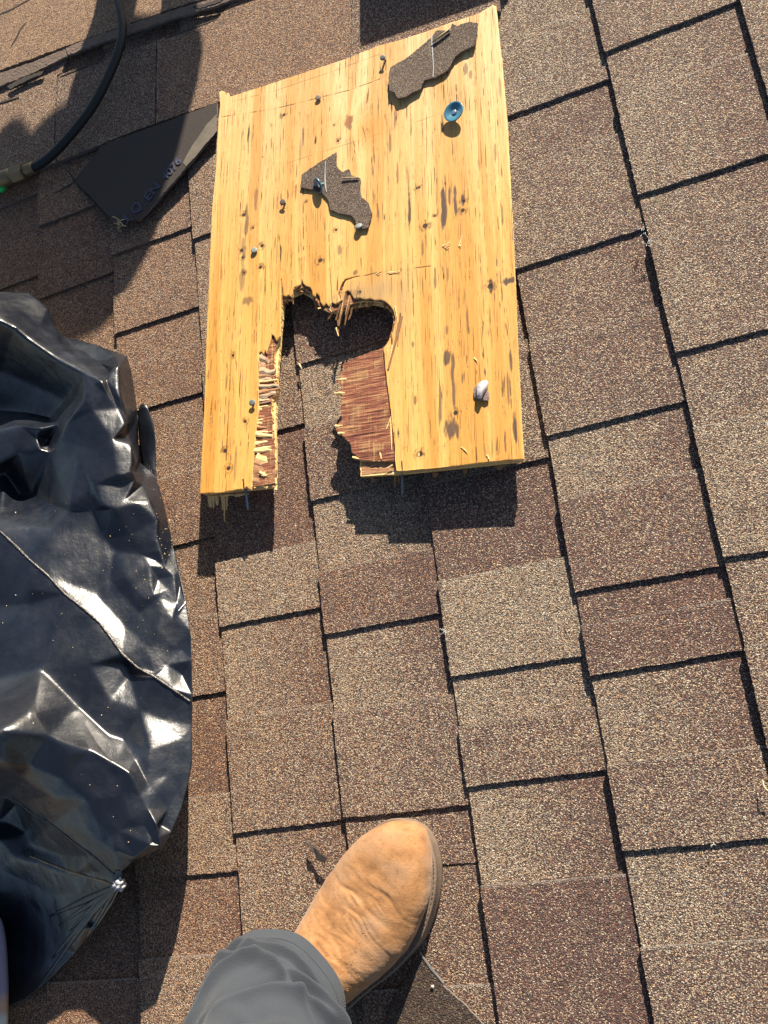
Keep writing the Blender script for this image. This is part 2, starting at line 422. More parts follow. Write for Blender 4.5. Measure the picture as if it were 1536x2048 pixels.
us = np.arange(-.02, .44, s); vs = np.arange(-.01, .60, s)
U, Vv = np.meshgrid(us, vs); nu, nv = len(us), len(vs)
cen = inpoly(U[:-1, :-1] + s / 2, Vv[:-1, :-1] + s / 2, topo)
idx = np.arange(nu * nv).reshape(nv, nu)
F = np.stack([idx[:-1, :-1], idx[:-1, 1:], idx[1:, 1:], idx[1:, :-1]], -1)[cen]
used = np.unique(F); remap = -np.ones(nu * nv, int); remap[used] = np.arange(len(used)); F = remap[F]
# boundary verts: used verts with at least one dropped neighbour cell
cnt = np.zeros((nv, nu), int); cnt[:-1, :-1] += cen; cnt[:-1, 1:] += cen; cnt[1:, 1:] += cen; cnt[1:, :-1] += cen
bd = (cnt > 0) & (cnt < 4)
u = U.ravel()[used].copy(); v = Vv.ravel()[used].copy(); bm_ = bd.ravel()[used]
bu, bv = u[bm_], v[bm_]; best = np.full(len(bu), 1e9); qx = bu.copy(); qy = bv.copy()
for k in range(len(topo)):
    d2, x, y = seg_d2(bu, bv, *topo[k], *topo[(k + 1) % len(topo)])
    m = d2 < best; best[m] = d2[m]; qx[m] = x[m]; qy[m] = y[m]
u[bm_] = qx; v[bm_] = qy
# colour of the face veneer: summer/winter wood bands, mould streaks, stains, holes
warp = (fbm(u * 7, v * 2.0, 9) - .5) * .03 + (v * .035) * np.clip((u - .2) * 5, 0, 1)
knots = [(697, 240, 1.0), (660, 232, .35)]
gu = u + warp
for kx, ky, ks in knots:
    a, b = B(kx, ky); r2 = ((u - a) / .03) ** 2 + ((v - b) / .07) ** 2
    gu = gu + ks * .02 * np.sign(u - a) * np.exp(-r2 * 2) * (1 - np.exp(-np.abs(u - a) / .004))
band = fbm(gu * 75, v * 1.4, 21, 3)
fine = fbm(gu * 420, v * 7, 22, 3)
base = np.array([.66, .385, .112]); pale = np.array([.76, .505, .195]); deep = np.array([.55, .265, .06])
tt = np.clip((band - .36) / .3, 0, 1)[:, None]
col = deep * (1 - tt) + pale * tt
col = col * .55 + base * .45
col *= (1 + (fine[:, None] - .5) * .28)
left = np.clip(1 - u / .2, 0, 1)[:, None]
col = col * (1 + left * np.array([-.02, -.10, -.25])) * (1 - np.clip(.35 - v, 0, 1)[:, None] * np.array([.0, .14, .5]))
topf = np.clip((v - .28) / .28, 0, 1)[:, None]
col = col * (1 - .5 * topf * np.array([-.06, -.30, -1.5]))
dark = np.zeros(len(u))
def addd(mask): 
    global dark; dark = np.maximum(dark, mask)
# fine checks (thin dark cracks) everywhere, denser on the right
ck = vnoise(gu * 520, v * 9 + 50, 31); ck2 = vnoise(gu * 300 + 3, v * 22, 32); dens = np.clip(.05 + u * .30, .04, .13) + .05 * (fbm(u * 12, v * 6, 33) - .5)
addd(np.clip((ck - (1 - dens * .5)) * 18, 0, 1) * .5)
addd(np.clip((ck2 - (.975 - dens * .2)) * 30, 0, 1) * .9 * (vnoise(u * 30, v * 12, 35) > .35))
# mould flecks
mf = fbm(gu * 330, v * 26, 41, 3); zone = fbm(u * 16, v * 7, 42, 3)
addd(np.clip((mf - .76) * 14, 0, 1) * np.clip((zone - .46) * 6, 0, 1) * .8)
sp = vnoise(u * 700, v * 450, 43); addd(np.clip((sp - .965) * 40, 0, 1) * np.clip((zone - .35) * 4, 0, 1) * .8)
stain = np.zeros(len(u))
for x, y, rx, ry, st in [(888, 415, 7, 52, 1), (818, 425, 4, 48, .9), (905, 858, 15, 24, .75), (893, 716, 8, 16, .75), (906, 760, 4, 60, .7), (880, 800, 3, 40, .6), (495, 602, 20, 12, .55), (492, 450, 7, 45, .6), (512, 400, 4, 30, .5), (484, 560, 9, 30, .45),
                         (910, 400, 5, 36, .8), (898, 395, 3, 22, .7), (1018, 562, 13, 9, .9), (981, 572, 4, 16, .8), (1004, 430, 3, 34, .6), (925, 400, 4, 14, .8), (870, 560, 3, 26, .6), (895, 545, 3, 20, .5), (935, 640, 2, 26, .6), (938, 660, 3, 10, .6),
                         (717, 425, 3, 20, .6), (680, 500, 5, 14, .5), (712, 545, 7, 6, .6), (790, 235, 4, 22, .5), (780, 290, 4, 26, .5), (757, 430, 2, 26, .6), (826, 690, 4, 9, .6), (830, 800, 3, 9, .6), (893, 660, 3, 10, .5), (700, 255, 5, 8, .5),
                         (931, 140, 6, 14, .55), (940, 150, 4, 10, .5), (1016, 780, 3, 40, .6), (1030, 850, 4, 30, .8), (1010, 880, 3, 30, .7), (970, 745, 3, 14, .8), (925, 755, 3, 12, .6), (1022, 720, 3, 24, .7), (487, 500, 8, 40, .4), (600, 300, 3, 40, .35), (560, 232, 4, 12, .4),
                         (606, 270, 3, 26, .6), (690, 590, 30, 10, .2), (845, 500, 3, 20, .5), (700, 120, 3, 30, .3), (1000, 175, 3, 26, .4), (990, 300, 3, 26, .5), (958, 330, 3, 20, .4), (795, 345, 3, 24, .5), (470, 930, 5, 40, .35), (745, 340, 3, 20, .5)]:
    a, b = B(x, y); ra = rx * .00058; rb = ry * .00066
    r = np.sqrt(((u - a + .3 * ra * (vnoise(v * 90, u * 0, int(x)) - .5)) / ra) ** 2 + ((v - b) / rb) ** 2)
    e = r + (fbm(u * 330, v * 60, int(y)) - .5) * 1.3
    stain = np.maximum(stain, np.clip((1.0 - e) * 3, 0, 1) * st)
for x, y, r in [(466, 711, 3.2), (450, 902, 4.2), (457, 937, 4.2), (840, 908, 5), (911, 826, 4.2), (850, 452, 5), (927, 403, 3.5), (640, 521, 4.6), (483, 501, 4), (485, 515, 3), (524, 492, 4), (521, 535, 4), (488, 545, 3), (506, 456, 2.6), (487, 430, 4), (490, 843, 3.5),
                (568, 230, 3.5), (672, 460, 3), (676, 282, 3), (838, 375, 3), (833, 377, 2.5), (720, 584, 2.6), (925, 421, 4), (869, 432, 2.4), (668, 250, 2), (612, 403, 2), (590, 575, 2), (980, 573, 5), (840, 905, 3)]:
    a, b = B(x, y); rr_ = r * .0006
    d = np.sqrt((u - a) ** 2 + (v - b) ** 2) / rr_
    addd(np.clip((1.25 - d) * 2.5, 0, 1) * 1.0)
    addd(np.clip(1.9 - d * .6, 0, .45) * np.clip((fbm(u * 400, v * 200, 7) - .4) * 4, 0, 1))
# knot
a, b = B(697, 242); d = np.sqrt(((u - a) / .0062) ** 2 + ((v - b) / .0105) ** 2) + (fbm(u * 300, v * 300, 71) - .5) * .8
kn = np.clip((1.15 - d) * 2.2, 0, 1)
kc = np.array([.22, .075, .028]); col = col * (1 - kn[:, None] * .8) + kc * kn[:, None] * .8
a, b = B(735, 262); gl = np.exp(-(((u - a) / .03) ** 2 + ((v - b) / .03) ** 2) * 1.5) * (u > B(700, 250)[0]); col = col * (1 - gl[:, None] * np.array([.06, .25, .5]) * .8)
# drawn / scored lines across the sheet
def line(pts, w, st):
    L = Bl(pts); bb = np.full(len(u), 1e9)
    for k in range(len(L) - 1):
        d2, _, _ = seg_d2(u, v, *L[k], *L[k + 1]); bb = np.minimum(bb, d2)
    addd(np.clip(1.4 - np.sqrt(bb) / w, 0, 1) * st * np.clip((fbm(u * 90, v * 90, 13) - .33) * 5, .15, 1))
line([(442, 234), (520, 222), (565, 214), (636, 196), (700, 180), (760, 158)], .0006, .7)
line([(460, 205), (560, 178), (650, 148), (760, 108)], .0005, .45)
line([(540, 338), (640, 305), (760, 268), (900, 222)], .0005, .4)
line([(723, 553), (752, 546), (790, 541), (862, 532)], .0006, .8)
line([(606, 350), (606, 440), (607, 500)], .0006, .9)
line([(460, 760), (455, 860), (449, 985)], .0006, .85)
line([(487, 380), (470, 600), (463, 700), (460, 760)], .0005, .5)
line([(584, 592), (581, 520), (583, 430)], .0005, .6)
line([(664, 604), (660, 540), (657, 470)], .0005, .7)
# grey weathering round the rotten edge
a, b = B(745, 585); gr = np.exp(-(((u - a) / .05) ** 2 + ((v - b) / .022) ** 2) * 1.2) * .75
a, b = B(805, 600); gr = np.maximum(gr, np.exp(-(((u - a) / .012) ** 2 + ((v - b) / .05) ** 2) * 1.2) * .6)
gr *= .6 + .8 * fbm(gu * 160, v * 8, 91)
gr = np.clip(gr, 0, 1)[:, None]
col = col * (1 - gr) + np.array([.40, .27, .13]) * gr
stain = np.clip(stain * 1.15, 0, .94)
col = col * (1 - stain[:, None]) + np.array([.062, .046, .045]) * stain[:, None]
dark = np.clip(dark * 1.3, 0, .97)
col = col * (1 - dark[:, None]) + np.array([.022, .013, .010]) * dark[:, None]
hz = .00045 * (fbm(gu * 160, v * 4, 55) - .5) - .0004 * dark ** 2 - .0002 * stain + .0009 * (fbm(u * 9, v * 5, 56) - .5)
hz[bm_] = -.0002
t = NT('plywood_face'); ch, cc = t.sep('wood'); o_ = t.obj()
gm = t.mapping(o_, (1, .035, 1)); n1 = t.noise(gm, 1500, 3, .6); n2 = t.noise(t.mapping(o_, (1, .2, 1)), 900, 2)
c_ = t.mix(t.mr(n1, .3, .75, 0, .45), cc, t.mix(1., cc, (.55, .40, .25), 'MULTIPLY'))
zn = t.noise(o_, 26, 4, .65); zr = t.sep('wood')[0]
ck_ = t.noise(t.mapping(o_, (1, .014, 1), (0, 0, .012)), 1000, 2, .5); pt_ = t.noise(o_, 48, 3, .6)
ckm = t.math('MULTIPLY', t.mr(ck_, .605, .65, 0, .95), t.mr(pt_, .40, .52, .05, 1.))
c_ = t.mix(ckm, c_, (.07, .035, .015))
ck2_ = t.noise(t.mapping(o_, (1, .06, 1), (0, 0, .02)), 1300, 2, .5)
c_ = t.mix(t.math('MULTIPLY', t.mr(ck2_, .67, .71, 0, .9), t.mr(zn, .44, .58, 0, 1)), c_, (.035, .022, .018))
fl_ = t.noise(t.mapping(o_, (1, .30, 1)), 700, 3, .6); c_ = t.mix(t.math('MULTIPLY', t.mr(fl_, .64, .69, 0, 1), t.mr(zn, .56, .64, 0, .95)), c_, (.05, .035, .035))
ed_ = t.noise(t.mapping(o_, (1, .04, 1)), 160, 3, .6); c_ = t.mix(t.mr(ed_, .5, .7, 0, .35), c_, t.mix(1., c_, (1., .84, .62), 'MULTIPLY'))
t.col(c_); t.set(Roughness=.62, Specular_IOR_Level=.3)
t.nrm(t.bump(t.math('ADD', n1, t.math('MULTIPLY', n2, .5)), .5, .0004))
M_FACE = t.m
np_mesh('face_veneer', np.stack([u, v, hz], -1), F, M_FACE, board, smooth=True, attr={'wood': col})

def woodm(name, c1, c2, c3, sc=(1, .04, 1), rough=.75, bd_=.0006, k=700):
    t = NT(name); o = t.obj(); g = t.mapping(o, sc); n = t.noise(g, k, 4, .6); n2 = t.noise(o, 90, 3)
    c = t.ramp(n, [(.3, c1), (.5, c2), (.68, c3)]); c = t.mix(t.mr(n2, .42, .6, 0, .6), c, t.ramp(n, [(.3, c3), (.6, c2)]))
    t.col(c); t.set(Roughness=rough, Specular_IOR_Level=.25); t.nrm(t.bump(n, .9, bd_)); return t.m
M_EDGE = woodm('ply_edge', (.45, .24, .08), (.72, .45, .16), (.80, .60, .32), (1, 1, .1), k=500)
M_PALE = woodm('pale_torn_wood', (.55, .30, .10), (.78, .52, .22), (.84, .66, .38), (.12, 1, 1))
t = NT('red_core_veneer'); o = t.obj(); na = t.noise(t.mapping(o, (.06, 1, 1)), 520, 4, .6); nb = t.noise(t.mapping(o, (1, .05, 1)), 420, 3, .6); nc_ = t.noise(o, 55, 4, .65)
c = t.ramp(na, [(.32, (.05, .018, .013)), (.44, (.16, .05, .032)), (.54, (.24, .085, .05)), (.66, (.42, .22, .10))])
c = t.mix(t.math('MULTIPLY', t.mr(nb, .54, .66, 0, .8), t.mr(nc_, .44, .60, 0, 1)), c, (.58, .37, .15))
c = t.mix(t.mr(nc_, .50, .66, 0, .55), c, t.ramp(na, [(.35, (.16, .085, .045)), (.6, (.46, .29, .13))]))
t.col(c); t.set(Roughness=.75, Specular_IOR_Level=.25); t.nrm(t.bump(t.math('ADD', na, t.math('MULTIPLY', nb, .6)), 1., .0014)); M_CORE = t.m
M_BROWN = woodm('rotten_wood', (.10, .05, .025), (.24, .12, .05), (.36, .19, .08), (1, .06, 1))
M_REDW = woodm('red_torn_wood', (.15, .05, .03), (.30, .14, .075), (.52, .33, .16), (.15, 1, 1))

def slab(name, poly, z0, z1, mats, parent, zt=None):
    n = len(poly); pts = [(a, b, z1 + (zt(a, b) if zt else 0)) for a, b in poly]
    tris = geometry.tessellate_polygon([[Vector((a, b, 0)) for a, b in poly]])
    V = pts + [(a, b, z0) for a, b in poly]
    F = []
    for q in tris:
        a, b, c = [poly[k] for k in q]
        up = (b[0] - a[0]) * (c[1] - a[1]) - (b[1] - a[1]) * (c[0] - a[0]) > 0
        F.append(tuple(q) if up else tuple(reversed(q)))
    area = sum(poly[k][0] * poly[(k + 1) % n][1] - poly[(k + 1) % n][0] * poly[k][1] for k in range(n))
    Fs = [((k, n + k, n + (k + 1) % n, (k + 1) % n) if area > 0 else ((k + 1) % n, n + (k + 1) % n, n + k, k)) for k in range(n)]
    Fb = [tuple(n + k for k in reversed(f)) for f in F]
    me = bpy.data.meshes.new(name); me.from_pydata(V, [], F + Fs + Fb)
    o = fin(name, me, mats, parent, False, None, None)
    if len(o.data.materials) > 1:
        for k, p in enumerate(o.data.polygons): p.material_index = 0 if k < len(F) else 1
    return o
slab('face_ply_edge', topo, -.0026, -.0007, [M_EDGE, M_EDGE], board)
# outer outline shared by the plies underneath, in the sheet's own frame
def outer(inset): 
    tl, tr, br, bl = B(441, 207), B(984, 13), B(1046, 917), B(402, 986)
    return tl, tr, br, bl
tl, tr, br, bl = outer(0)
core_hole = Bl([(790, 943), (790, 922)], -.003) + Bl([(740, 921), (721, 920), (712, 910), (704, 905), (702, 890), (693, 880), (684, 870), (675, 864), (671, 856), (676, 848), (684, 840), (681, 820), (684, 800), (685, 790), (670, 786),
    (684, 779), (681, 770), (673, 759), (684, 757), (680, 746), (690, 738), (684, 731), (704, 719), (722, 712), (743, 703), (764, 697), (773, 688)], -.003) + \
    Bl([(779, 676), (785, 658), (788, 640), (784, 624), (776, 612), (762, 604), (745, 603), (728, 602), (712, 604), (700, 610), (684, 616), (668, 622), (655, 624), (645, 618), (636, 606), (628, 596), (622, 584), (604, 575), (590, 582), (583, 600), (572, 598), (565, 600), (561, 640), (559, 680), (551, 700), (548, 720)], -.003) + \
    Bl([(550, 735), (545, 752), (552, 772), (561, 778), (556, 788), (545, 795), (543, 820), (549, 850), (551, 900), (551, 978)], -.004)
rc = random.Random(8)
core_poly = [bl, tl, tr, br] + jag(core_hole, .0022, .0006, rc, closed=False, spike=.0012)
core_poly = [bl] + [core_poly[k] for k in range(1, len(core_poly))]
# order: bl -> tl -> tr -> br -> up the right block -> round the notch -> down the left leg
core_poly[-1] = (B(551, 979, -.004)[0], bl[1] + .001)
# on the left leg the core is eaten away: stop it short, the splinters fill it
slab('core_veneer', core_poly, -.0068, -.0028, [M_CORE, M_EDGE], board)
back_hole = Bl([(722, 953), (721, 923), (712, 912), (704, 900), (700, 884), (692, 872), (690, 850), (693, 820), (695, 780), (700, 745), (730, 722), (770, 702)], -.008) + \
    Bl([(784, 680), (790, 650), (786, 628), (772, 614), (745, 608), (700, 616), (668, 626), (640, 614), (622, 596), (604, 584), (588, 592), (568, 604), (563, 660), (556, 740), (553, 800), (551, 860), (553, 920), (551, 981)], -.008)
back_poly = [bl, tl, tr, (B(1047, 924, -.0072)[0], br[1] - .0002), (B(800, 948, -.0072)[0], B(800, 948, -.0072)[1])] + jag(back_hole, .003, .0006, rc, closed=False)
slab('back_veneer', back_poly, -.0120, -.0070, [M_PALE, M_EDGE], board)

# torn splinters: tapering wedges with a broken end
def shard(bmx, p, d, L, w, h, tip=.25, seed=0):
    r = random.Random(seed); d = Vector(d).normalized(); up = Vector((0, 0, 1)); sd_ = d.cross(up)
    if sd_.length < .1: sd_ = Vector((1, 0, 0))
    sd_.normalize(); up = sd_.cross(d).normalized()
    rings = []; n = 4
    for k in range(n + 1):
        f = k / n; ww = w * (1 - (1 - tip) * f) * r.uniform(.75, 1.2); hh = h * (1 - (1 - tip) * f) * r.uniform(.75, 1.2)
        c = Vector(p) + d * L * f + sd_ * r.uniform(-.12, .12) * w + up * r.uniform(-.12, .12) * h
        rings.append([bmx.verts.new(c + sd_ * a * ww / 2 + up * b * hh / 2) for a, b in ((-1, -.6), (-.3, -1), (.8, -.8), (1, .5), (.2, 1), (-.9, .6))])
    for a, b in zip(rings, rings[1:]):
        for k in range(6): bmx.faces.new((a[k], a[(k + 1) % 6], b[(k + 1) % 6], b[k]))
    bmx.faces.new(rings[0][::-1]); bmx.faces.new(rings[-1])
def bm_obj(name, bmx, mats, parent, smooth=False):
    bmesh.ops.recalc_face_normals(bmx, faces=bmx.faces)
    me = bpy.data.meshes.new(name); bmx.to_mesh(me); bmx.free(); return fin(name, me, mats, parent, smooth, None, None)
def shards(name, lst, mat, parent=board):
    for k, (x0, y0, z0, x1, y1, z1, w, h) in enumerate(lst):
        bmx = bmesh.new(); a = B(x0, y0, z0); b = B(x1, y1, z1); p = Vector((a[0], a[1], z0)); q = Vector((b[0], b[1], z1))
        shard(bmx, p, q - p, (q - p).length, w, h, random.Random(k).uniform(.25, .6), k * 7 + int(x0))
        o = bm_obj(name, bmx, mat, parent)
    return o
# eaten strip on the left leg: stacked cross-grain chunks, pale and red
pl, rd, bn = [], [], []
r = random.Random(21); y = 716
while y < 905:
    x0 = 519 - (y - 716) * .06; x1 = {True: 549, False: 545}[y > 850] + r.uniform(-8, 5)
    if 755 < y < 790: x1 = 558 + r.uniform(-6, 3)
    z = r.uniform(-.0046, -.0016); L = (pl if r.random() < (.72 if y > 810 else .5) else rd)
    L.append((x0, y + r.uniform(-2, 2), z, x1, y + r.uniform(-7, 5), z - r.uniform(0, .003), r.uniform(.0028, .0055), r.uniform(.002, .004)))
    y += r.uniform(4, 7.5)
rd += [(519, 735, -.003, 548, 722, -.005, .010, .004), (519, 752, -.002, 552, 752, -.004, .008, .005), (519, 785, -.001, 560, 776, -.003, .009, .006), (507, 938, -.003, 532, 948, -.003, .016, .004), (505, 958, -.003, 530, 968, -.004, .010, .004), (548, 940, -.004, 546, 975, -.005, .010, .004), (510, 925, -.003, 526, 930, -.003, .008, .004)]
pl += [(512, 868, -.002, 546, 872, -.003, .006, .004), (507, 902, -.002, 546, 900, -.003, .006, .004), (513, 915, -.003, 545, 925, -.004, .012, .004), (520, 945, -.002, 534, 952, -.003, .006, .004), (508, 950, -.004, 510, 976, -.004, .008, .003), (548, 850, -.005, 551, 980, -.006, .005, .004), (520, 968, -.005, 536, 975, -.005, .006, .003)]
bn += [(518, 880, -.005, 544, 882, -.006, .006, .003), (515, 895, -.005, 540, 893, -.006, .004, .003), (527, 952, -.006, 529, 974, -.007, .006, .002), (535, 700, -.004, 541, 745, -.005, .004, .003), (522, 706, -.004, 524, 730, -.006, .003, .003)]
shards('splinter', pl, M_PALE); shards('splinter', rd, M_REDW); shards('splinter', bn, M_BROWN)
M_GREYW = woodm('weathered_torn_wood', (.22, .13, .08), (.40, .28, .18), (.56, .42, .28), (.2, 1, 1))
shards('splinter', [(520, 712, -.002, 540, 726, -.004, .010, .005), (519, 724, -.003, 548, 735, -.005, .012, .004), (520, 742, -.001, 551, 744, -.003, .011, .006), (520, 762, -.002, 549, 757, -.004, .009, .004), (519, 774, -.001, 558, 771, -.002, .007, .005), (518, 792, -.002, 552, 786, -.003, .009, .005), (534, 704, -.004, 545, 722, -.006, .006, .004), (520, 803, -.002, 545, 800, -.004, .006, .005)], M_GREYW)
shards('splinter', [(790, 948, -.012, 790, 975, -.021, .004, .002), (797, 948, -.012, 798, 968, -.020, .003, .002), (745, 954, -.012, 744, 965, -.017, .006, .002), (870, 945, -.012, 869, 956, -.016, .008, .002), (930, 938, -.012, 931, 948, -.015, .006, .002), (1000, 930, -.012, 1001, 940, -.015, .010, .002)], M_BROWN)
# hanging cluster between the two rounded bites
shards('splinter', [(692, 582, -.002, 677, 652, -.006, .0050, .004), (702, 588, -.003, 690, 650, -.007, .0048, .004), (684, 600, -.002, 672, 640, -.006, .0040, .003), (674, 606, -.004, 662, 636, -.008, .0032, .003), (710, 596, -.004, 698, 640, -.009, .0050, .004),
        (676, 640, -.006, 677, 672, -.008, .0022, .002), (650, 612, -.003, 668, 622, -.005, .004, .003), (640, 600, -.003, 644, 622, -.006, .0026, .002), (664, 626, -.004, 656, 640, -.007, .003, .002), (716, 600, -.005, 712, 622, -.010, .005, .003), (628, 585, -.004, 632, 618, -.008, .004, .003),
        (660, 604, -.002, 662, 618, -.004, .002, .002), (730, 602, -.006, 728, 616, -.010, .004, .003), (590, 580, -.005, 620, 588, -.006, .004, .003)], M_BROWN)
ra_ = random.Random(44)
shards('splinter', [(x, y, -.003 - ra_.uniform(0, .004), x + ra_.uniform(-5, 5), y + ra_.uniform(9, 20), -.006 - ra_.uniform(0, .004), ra_.uniform(.0016, .004), ra_.uniform(.001, .003))
    for x, y in [(586, 590), (592, 577), (600, 572), (612, 573), (619, 577), (631, 592), (638, 598), (646, 610), (657, 612), (668, 606), (720, 598), (728, 598), (737, 598), (746, 602), (757, 602), (768, 606), (778, 614), (786, 628), (566, 594), (574, 594)]], M_BROWN)
shards('splinter', [(687, 598, -.001, 680, 634, -.004, .0014, .001), (699, 592, -.001, 690, 630, -.004, .0012, .001), (672, 655, -.006, 677, 672, -.007, .0016, .001), (662, 608, -.001, 660, 622, -.003, .0018, .001), (636, 617, -.003, 654, 614, -.004, .0018, .001), (656, 616, -.002, 664, 624, -.003, .0016, .001)], M_PALE)
shards('sliver', [(803, 632, .001, 777, 738, .0008, .0042, .0016), (801, 626, .0015, 795, 690, .001, .0022, .001)], M_BROWN)
shards('sliver', [(790, 612, .001, 798, 660, .001, .0012, .001), (780, 690, .0002, 771, 720, -.001, .002, .001), (785, 690, .0005, 776, 740, .0003, .0018, .0008)], M_PALE)
shards('splinter', [(790, 812, -.0025, 773, 858, -.0025, .002, .001), (781, 836, -.0025, 784, 900, -.0025, .002, .001), (760, 905, -.0025, 763, 918, -.0025, .002, .001), (785, 930, -.003, 770, 938, -.004, .0015, .001), (705, 915, -.003, 728, 919, -.004, .003, .002),
        (671, 853, -.003, 685, 852, -.003, .004, .003), (676, 866, -.003, 690, 866, -.003, .003, .002), (690, 786, -.003, 669, 786, -.003, .003, .002), (693, 759, -.003, 672, 759, -.003, .003, .002)], M_PALE)
shards('splinter', [(418, 991, -.012, 420, 1014, -.020, .006, .003), (426, 991, -.012, 427, 1016, -.021, .006, .003), (433, 991, -.012, 434, 1010, -.019, .005, .003), (448, 991, -.012, 449, 1044, -.026, .003, .002), (454, 991, -.012, 453, 1020, -.020, .0026, .002),
        (445, 991, -.012, 446, 1020, -.021, .004, .003), (440, 991, -.011, 470, 990, -.012, .004, .004), (470, 991, -.011, 497, 987, -.012, .004, .004)], M_PALE)
# red glue line strip seen under the right block
slab('glue_line', Bl([(724, 950), (723, 924), (790, 925), (797, 942)], -.0074), -.0074, -.0066, [M_REDW, M_REDW], board)

# ---------------------------------------------------------------- nails
M_ZINC = plain('galvanised_steel', (.17, .19, .185), .6, .15, bump=.4, bscale=900)
M_RUST = plain('rusty_steel', (.20, .15, .12), .7, .3, bump=.6, bscale=900)
M_BLUE = plain('blue_plastic', (.05, .17, .25), .2, 0, var=.1, spec=.9)
M_BLUEL = plain('blue_shank_steel', (.20, .30, .40), .35, .8)
def lathe(bmx, prof, seg=24, M=Matrix.Identity(4)):
    rings = []
    for rr_, z in prof:
        if rr_ < 1e-6: rings.append([bmx.verts.new(M @ Vector((0, 0, z)))])
        else: rings.append([bmx.verts.new(M @ Vector((rr_ * math.cos(2 * math.pi * k / seg), rr_ * math.sin(2 * math.pi * k / seg), z))) for k in range(seg)])
    for a, b in zip(rings, rings[1:]):
        if len(a) == 1 and len(b) == 1: continue
        for k in range(seg):
            k2 = (k + 1) % seg
            if len(a) == 1: bmx.faces.new((a[0], b[k], b[k2]))
            elif len(b) == 1: bmx.faces.new((a[k], a[k2], b[0]))
            else: bmx.faces.new((a[k], a[k2], b[k2], b[k]))
def nail(px, py, mat, lift, tilt=(0, 0), r=.0041, label=None, bend=0):
    a = B(px, py, lift); R_ = Matrix.Translation((a[0], a[1], lift)) @ Matrix.Rotation(tilt[0], 4, 'X') @ Matrix.Rotation(tilt[1], 4, 'Y')
    bmx = bmesh.new(); k = random.Random(int(px)).uniform(.9, 1.1) * r
    lathe(bmx, [(0, .0006), (k * .6, .0006), (k * .93, .0003), (k, -.0002), (k * .95, -.0007), (k * .3, -.0012), (.0016, -.0018)], 22, R_)
    hd = bm_obj('nail', bmx, mat, board, True)
    bmx = bmesh.new(); lathe(bmx, [(.0015, -.001), (.0015, -lift - .004), (0, -lift - .004)], 12, R_)
    bm_obj('shank', bmx, mat, hd, True)
    hd['label'] = label; return hd
nail(765, 115, M_ZINC, .008, (.25, -.1), label='grey nail standing proud near the top edge')
nail(636, 195, M_RUST, .003, (.1, .05), .0043, 'dull brown nail nearly flush on the scored line')
nail(565, 404, M_RUST, .006, (.2, -.15), .0041, 'rusty nail standing proud left of the small scrap')
nail(508, 500, M_ZINC, .003, (-.1, .1), .0044, 'shiny grey nail low on the left')
nail(504, 805, M_ZINC, .005, (.15, .0), .0043, 'grey nail on the splintered left leg')
def rod(name, p, q, r, mat, parent, tip=True):
    bmx = bmesh.new(); p = Vector(p); q = Vector(q); d = q - p; Mx = Matrix.Translation(p) @ d.to_track_quat('Z', 'Y').to_matrix().to_4x4(); L = d.length
    lathe(bmx, [(0, 0), (r, 0), (r, L - .004), (r * .9, L - .003), (0, L)] if tip else [(0, 0), (r, 0), (r, L), (0, L)], 12, Mx); return bm_obj(name, bmx, mat, parent, True)
def nailpt(px, py, px2, py2, mat, z2):
    a = B(px, py, -.008); b = B(px2, py2, z2)
    return rod('nail_shank', (a[0], a[1], -.006), (b[0], b[1], z2), .0015, mat, board)
nailpt(805, 938, 805, 992, M_ZINC, -.022)
nailpt(493, 980, 496, 1022, M_BLUEL, -.022)
# split and dark rust hole where the nails pierce the lower edge
shards('edge_split', [(804, 922, .0004, 805, 944, .0004, .0012, .0008), (486, 958, .0004, 488, 978, .0004, .0014, .0008), (493, 973, .0003, 498, 982, .0001, .003, .001)], plain('dark_split', (.03, .018, .012), .9))

def cap_nail(name, px, py, lift, tilt, R, label, h0=.0):
    root = empty(name); a = B(px, py, lift)
    root.matrix_world = BM @ Matrix.Translation((a[0], a[1], lift)) @ Matrix.Rotation(tilt[0], 4, 'X') @ Matrix.Rotation(tilt[1], 4, 'Y')
    tag(root, label, 'cap nail', 'blue cap nails in the plywood')
    bmx = bmesh.new(); lathe(bmx, [(.0022, -.0010), (.0040, -.0012), (.0050, -.0005), (R * .80, .0010), (R * .96, .0020), (R, .0016), (R * .97, .0002), (R * .8, -.0008), (.0030, -.0028), (.0022, -.0028), (.0022, -.0010)], 40)
    bm_obj('cap', bmx, M_BLUE, root, True)
    bmx = bmesh.new(); lathe(bmx, [(0, .0004), (.0024, .0004), (.0029, 0), (.0029, -.0006), (0, -.0006)], 24)
    bm_obj('nail_head', bmx, plain('bright_steel', (.75, .78, .80), .25, .9), root, True)
    bmx = bmesh.new(); lathe(bmx, [(0, -.0006), (.0014, -.0006), (.0014, -lift - .003), (0, -lift - .005)], 12)
    bm_obj('shank', bmx, M_ZINC, root, True)
    return root
cap_nail('cap_nail', 908, 224, .0085, (.10, -.16), .0128, 'round blue plastic cap nail tilted above bare plywood near the upper right')
cap_nail('cap_nail', 637, 371, .0065, (.75, -.75), .0100, 'small bent blue cap nail pinning the middle shingle scrap')

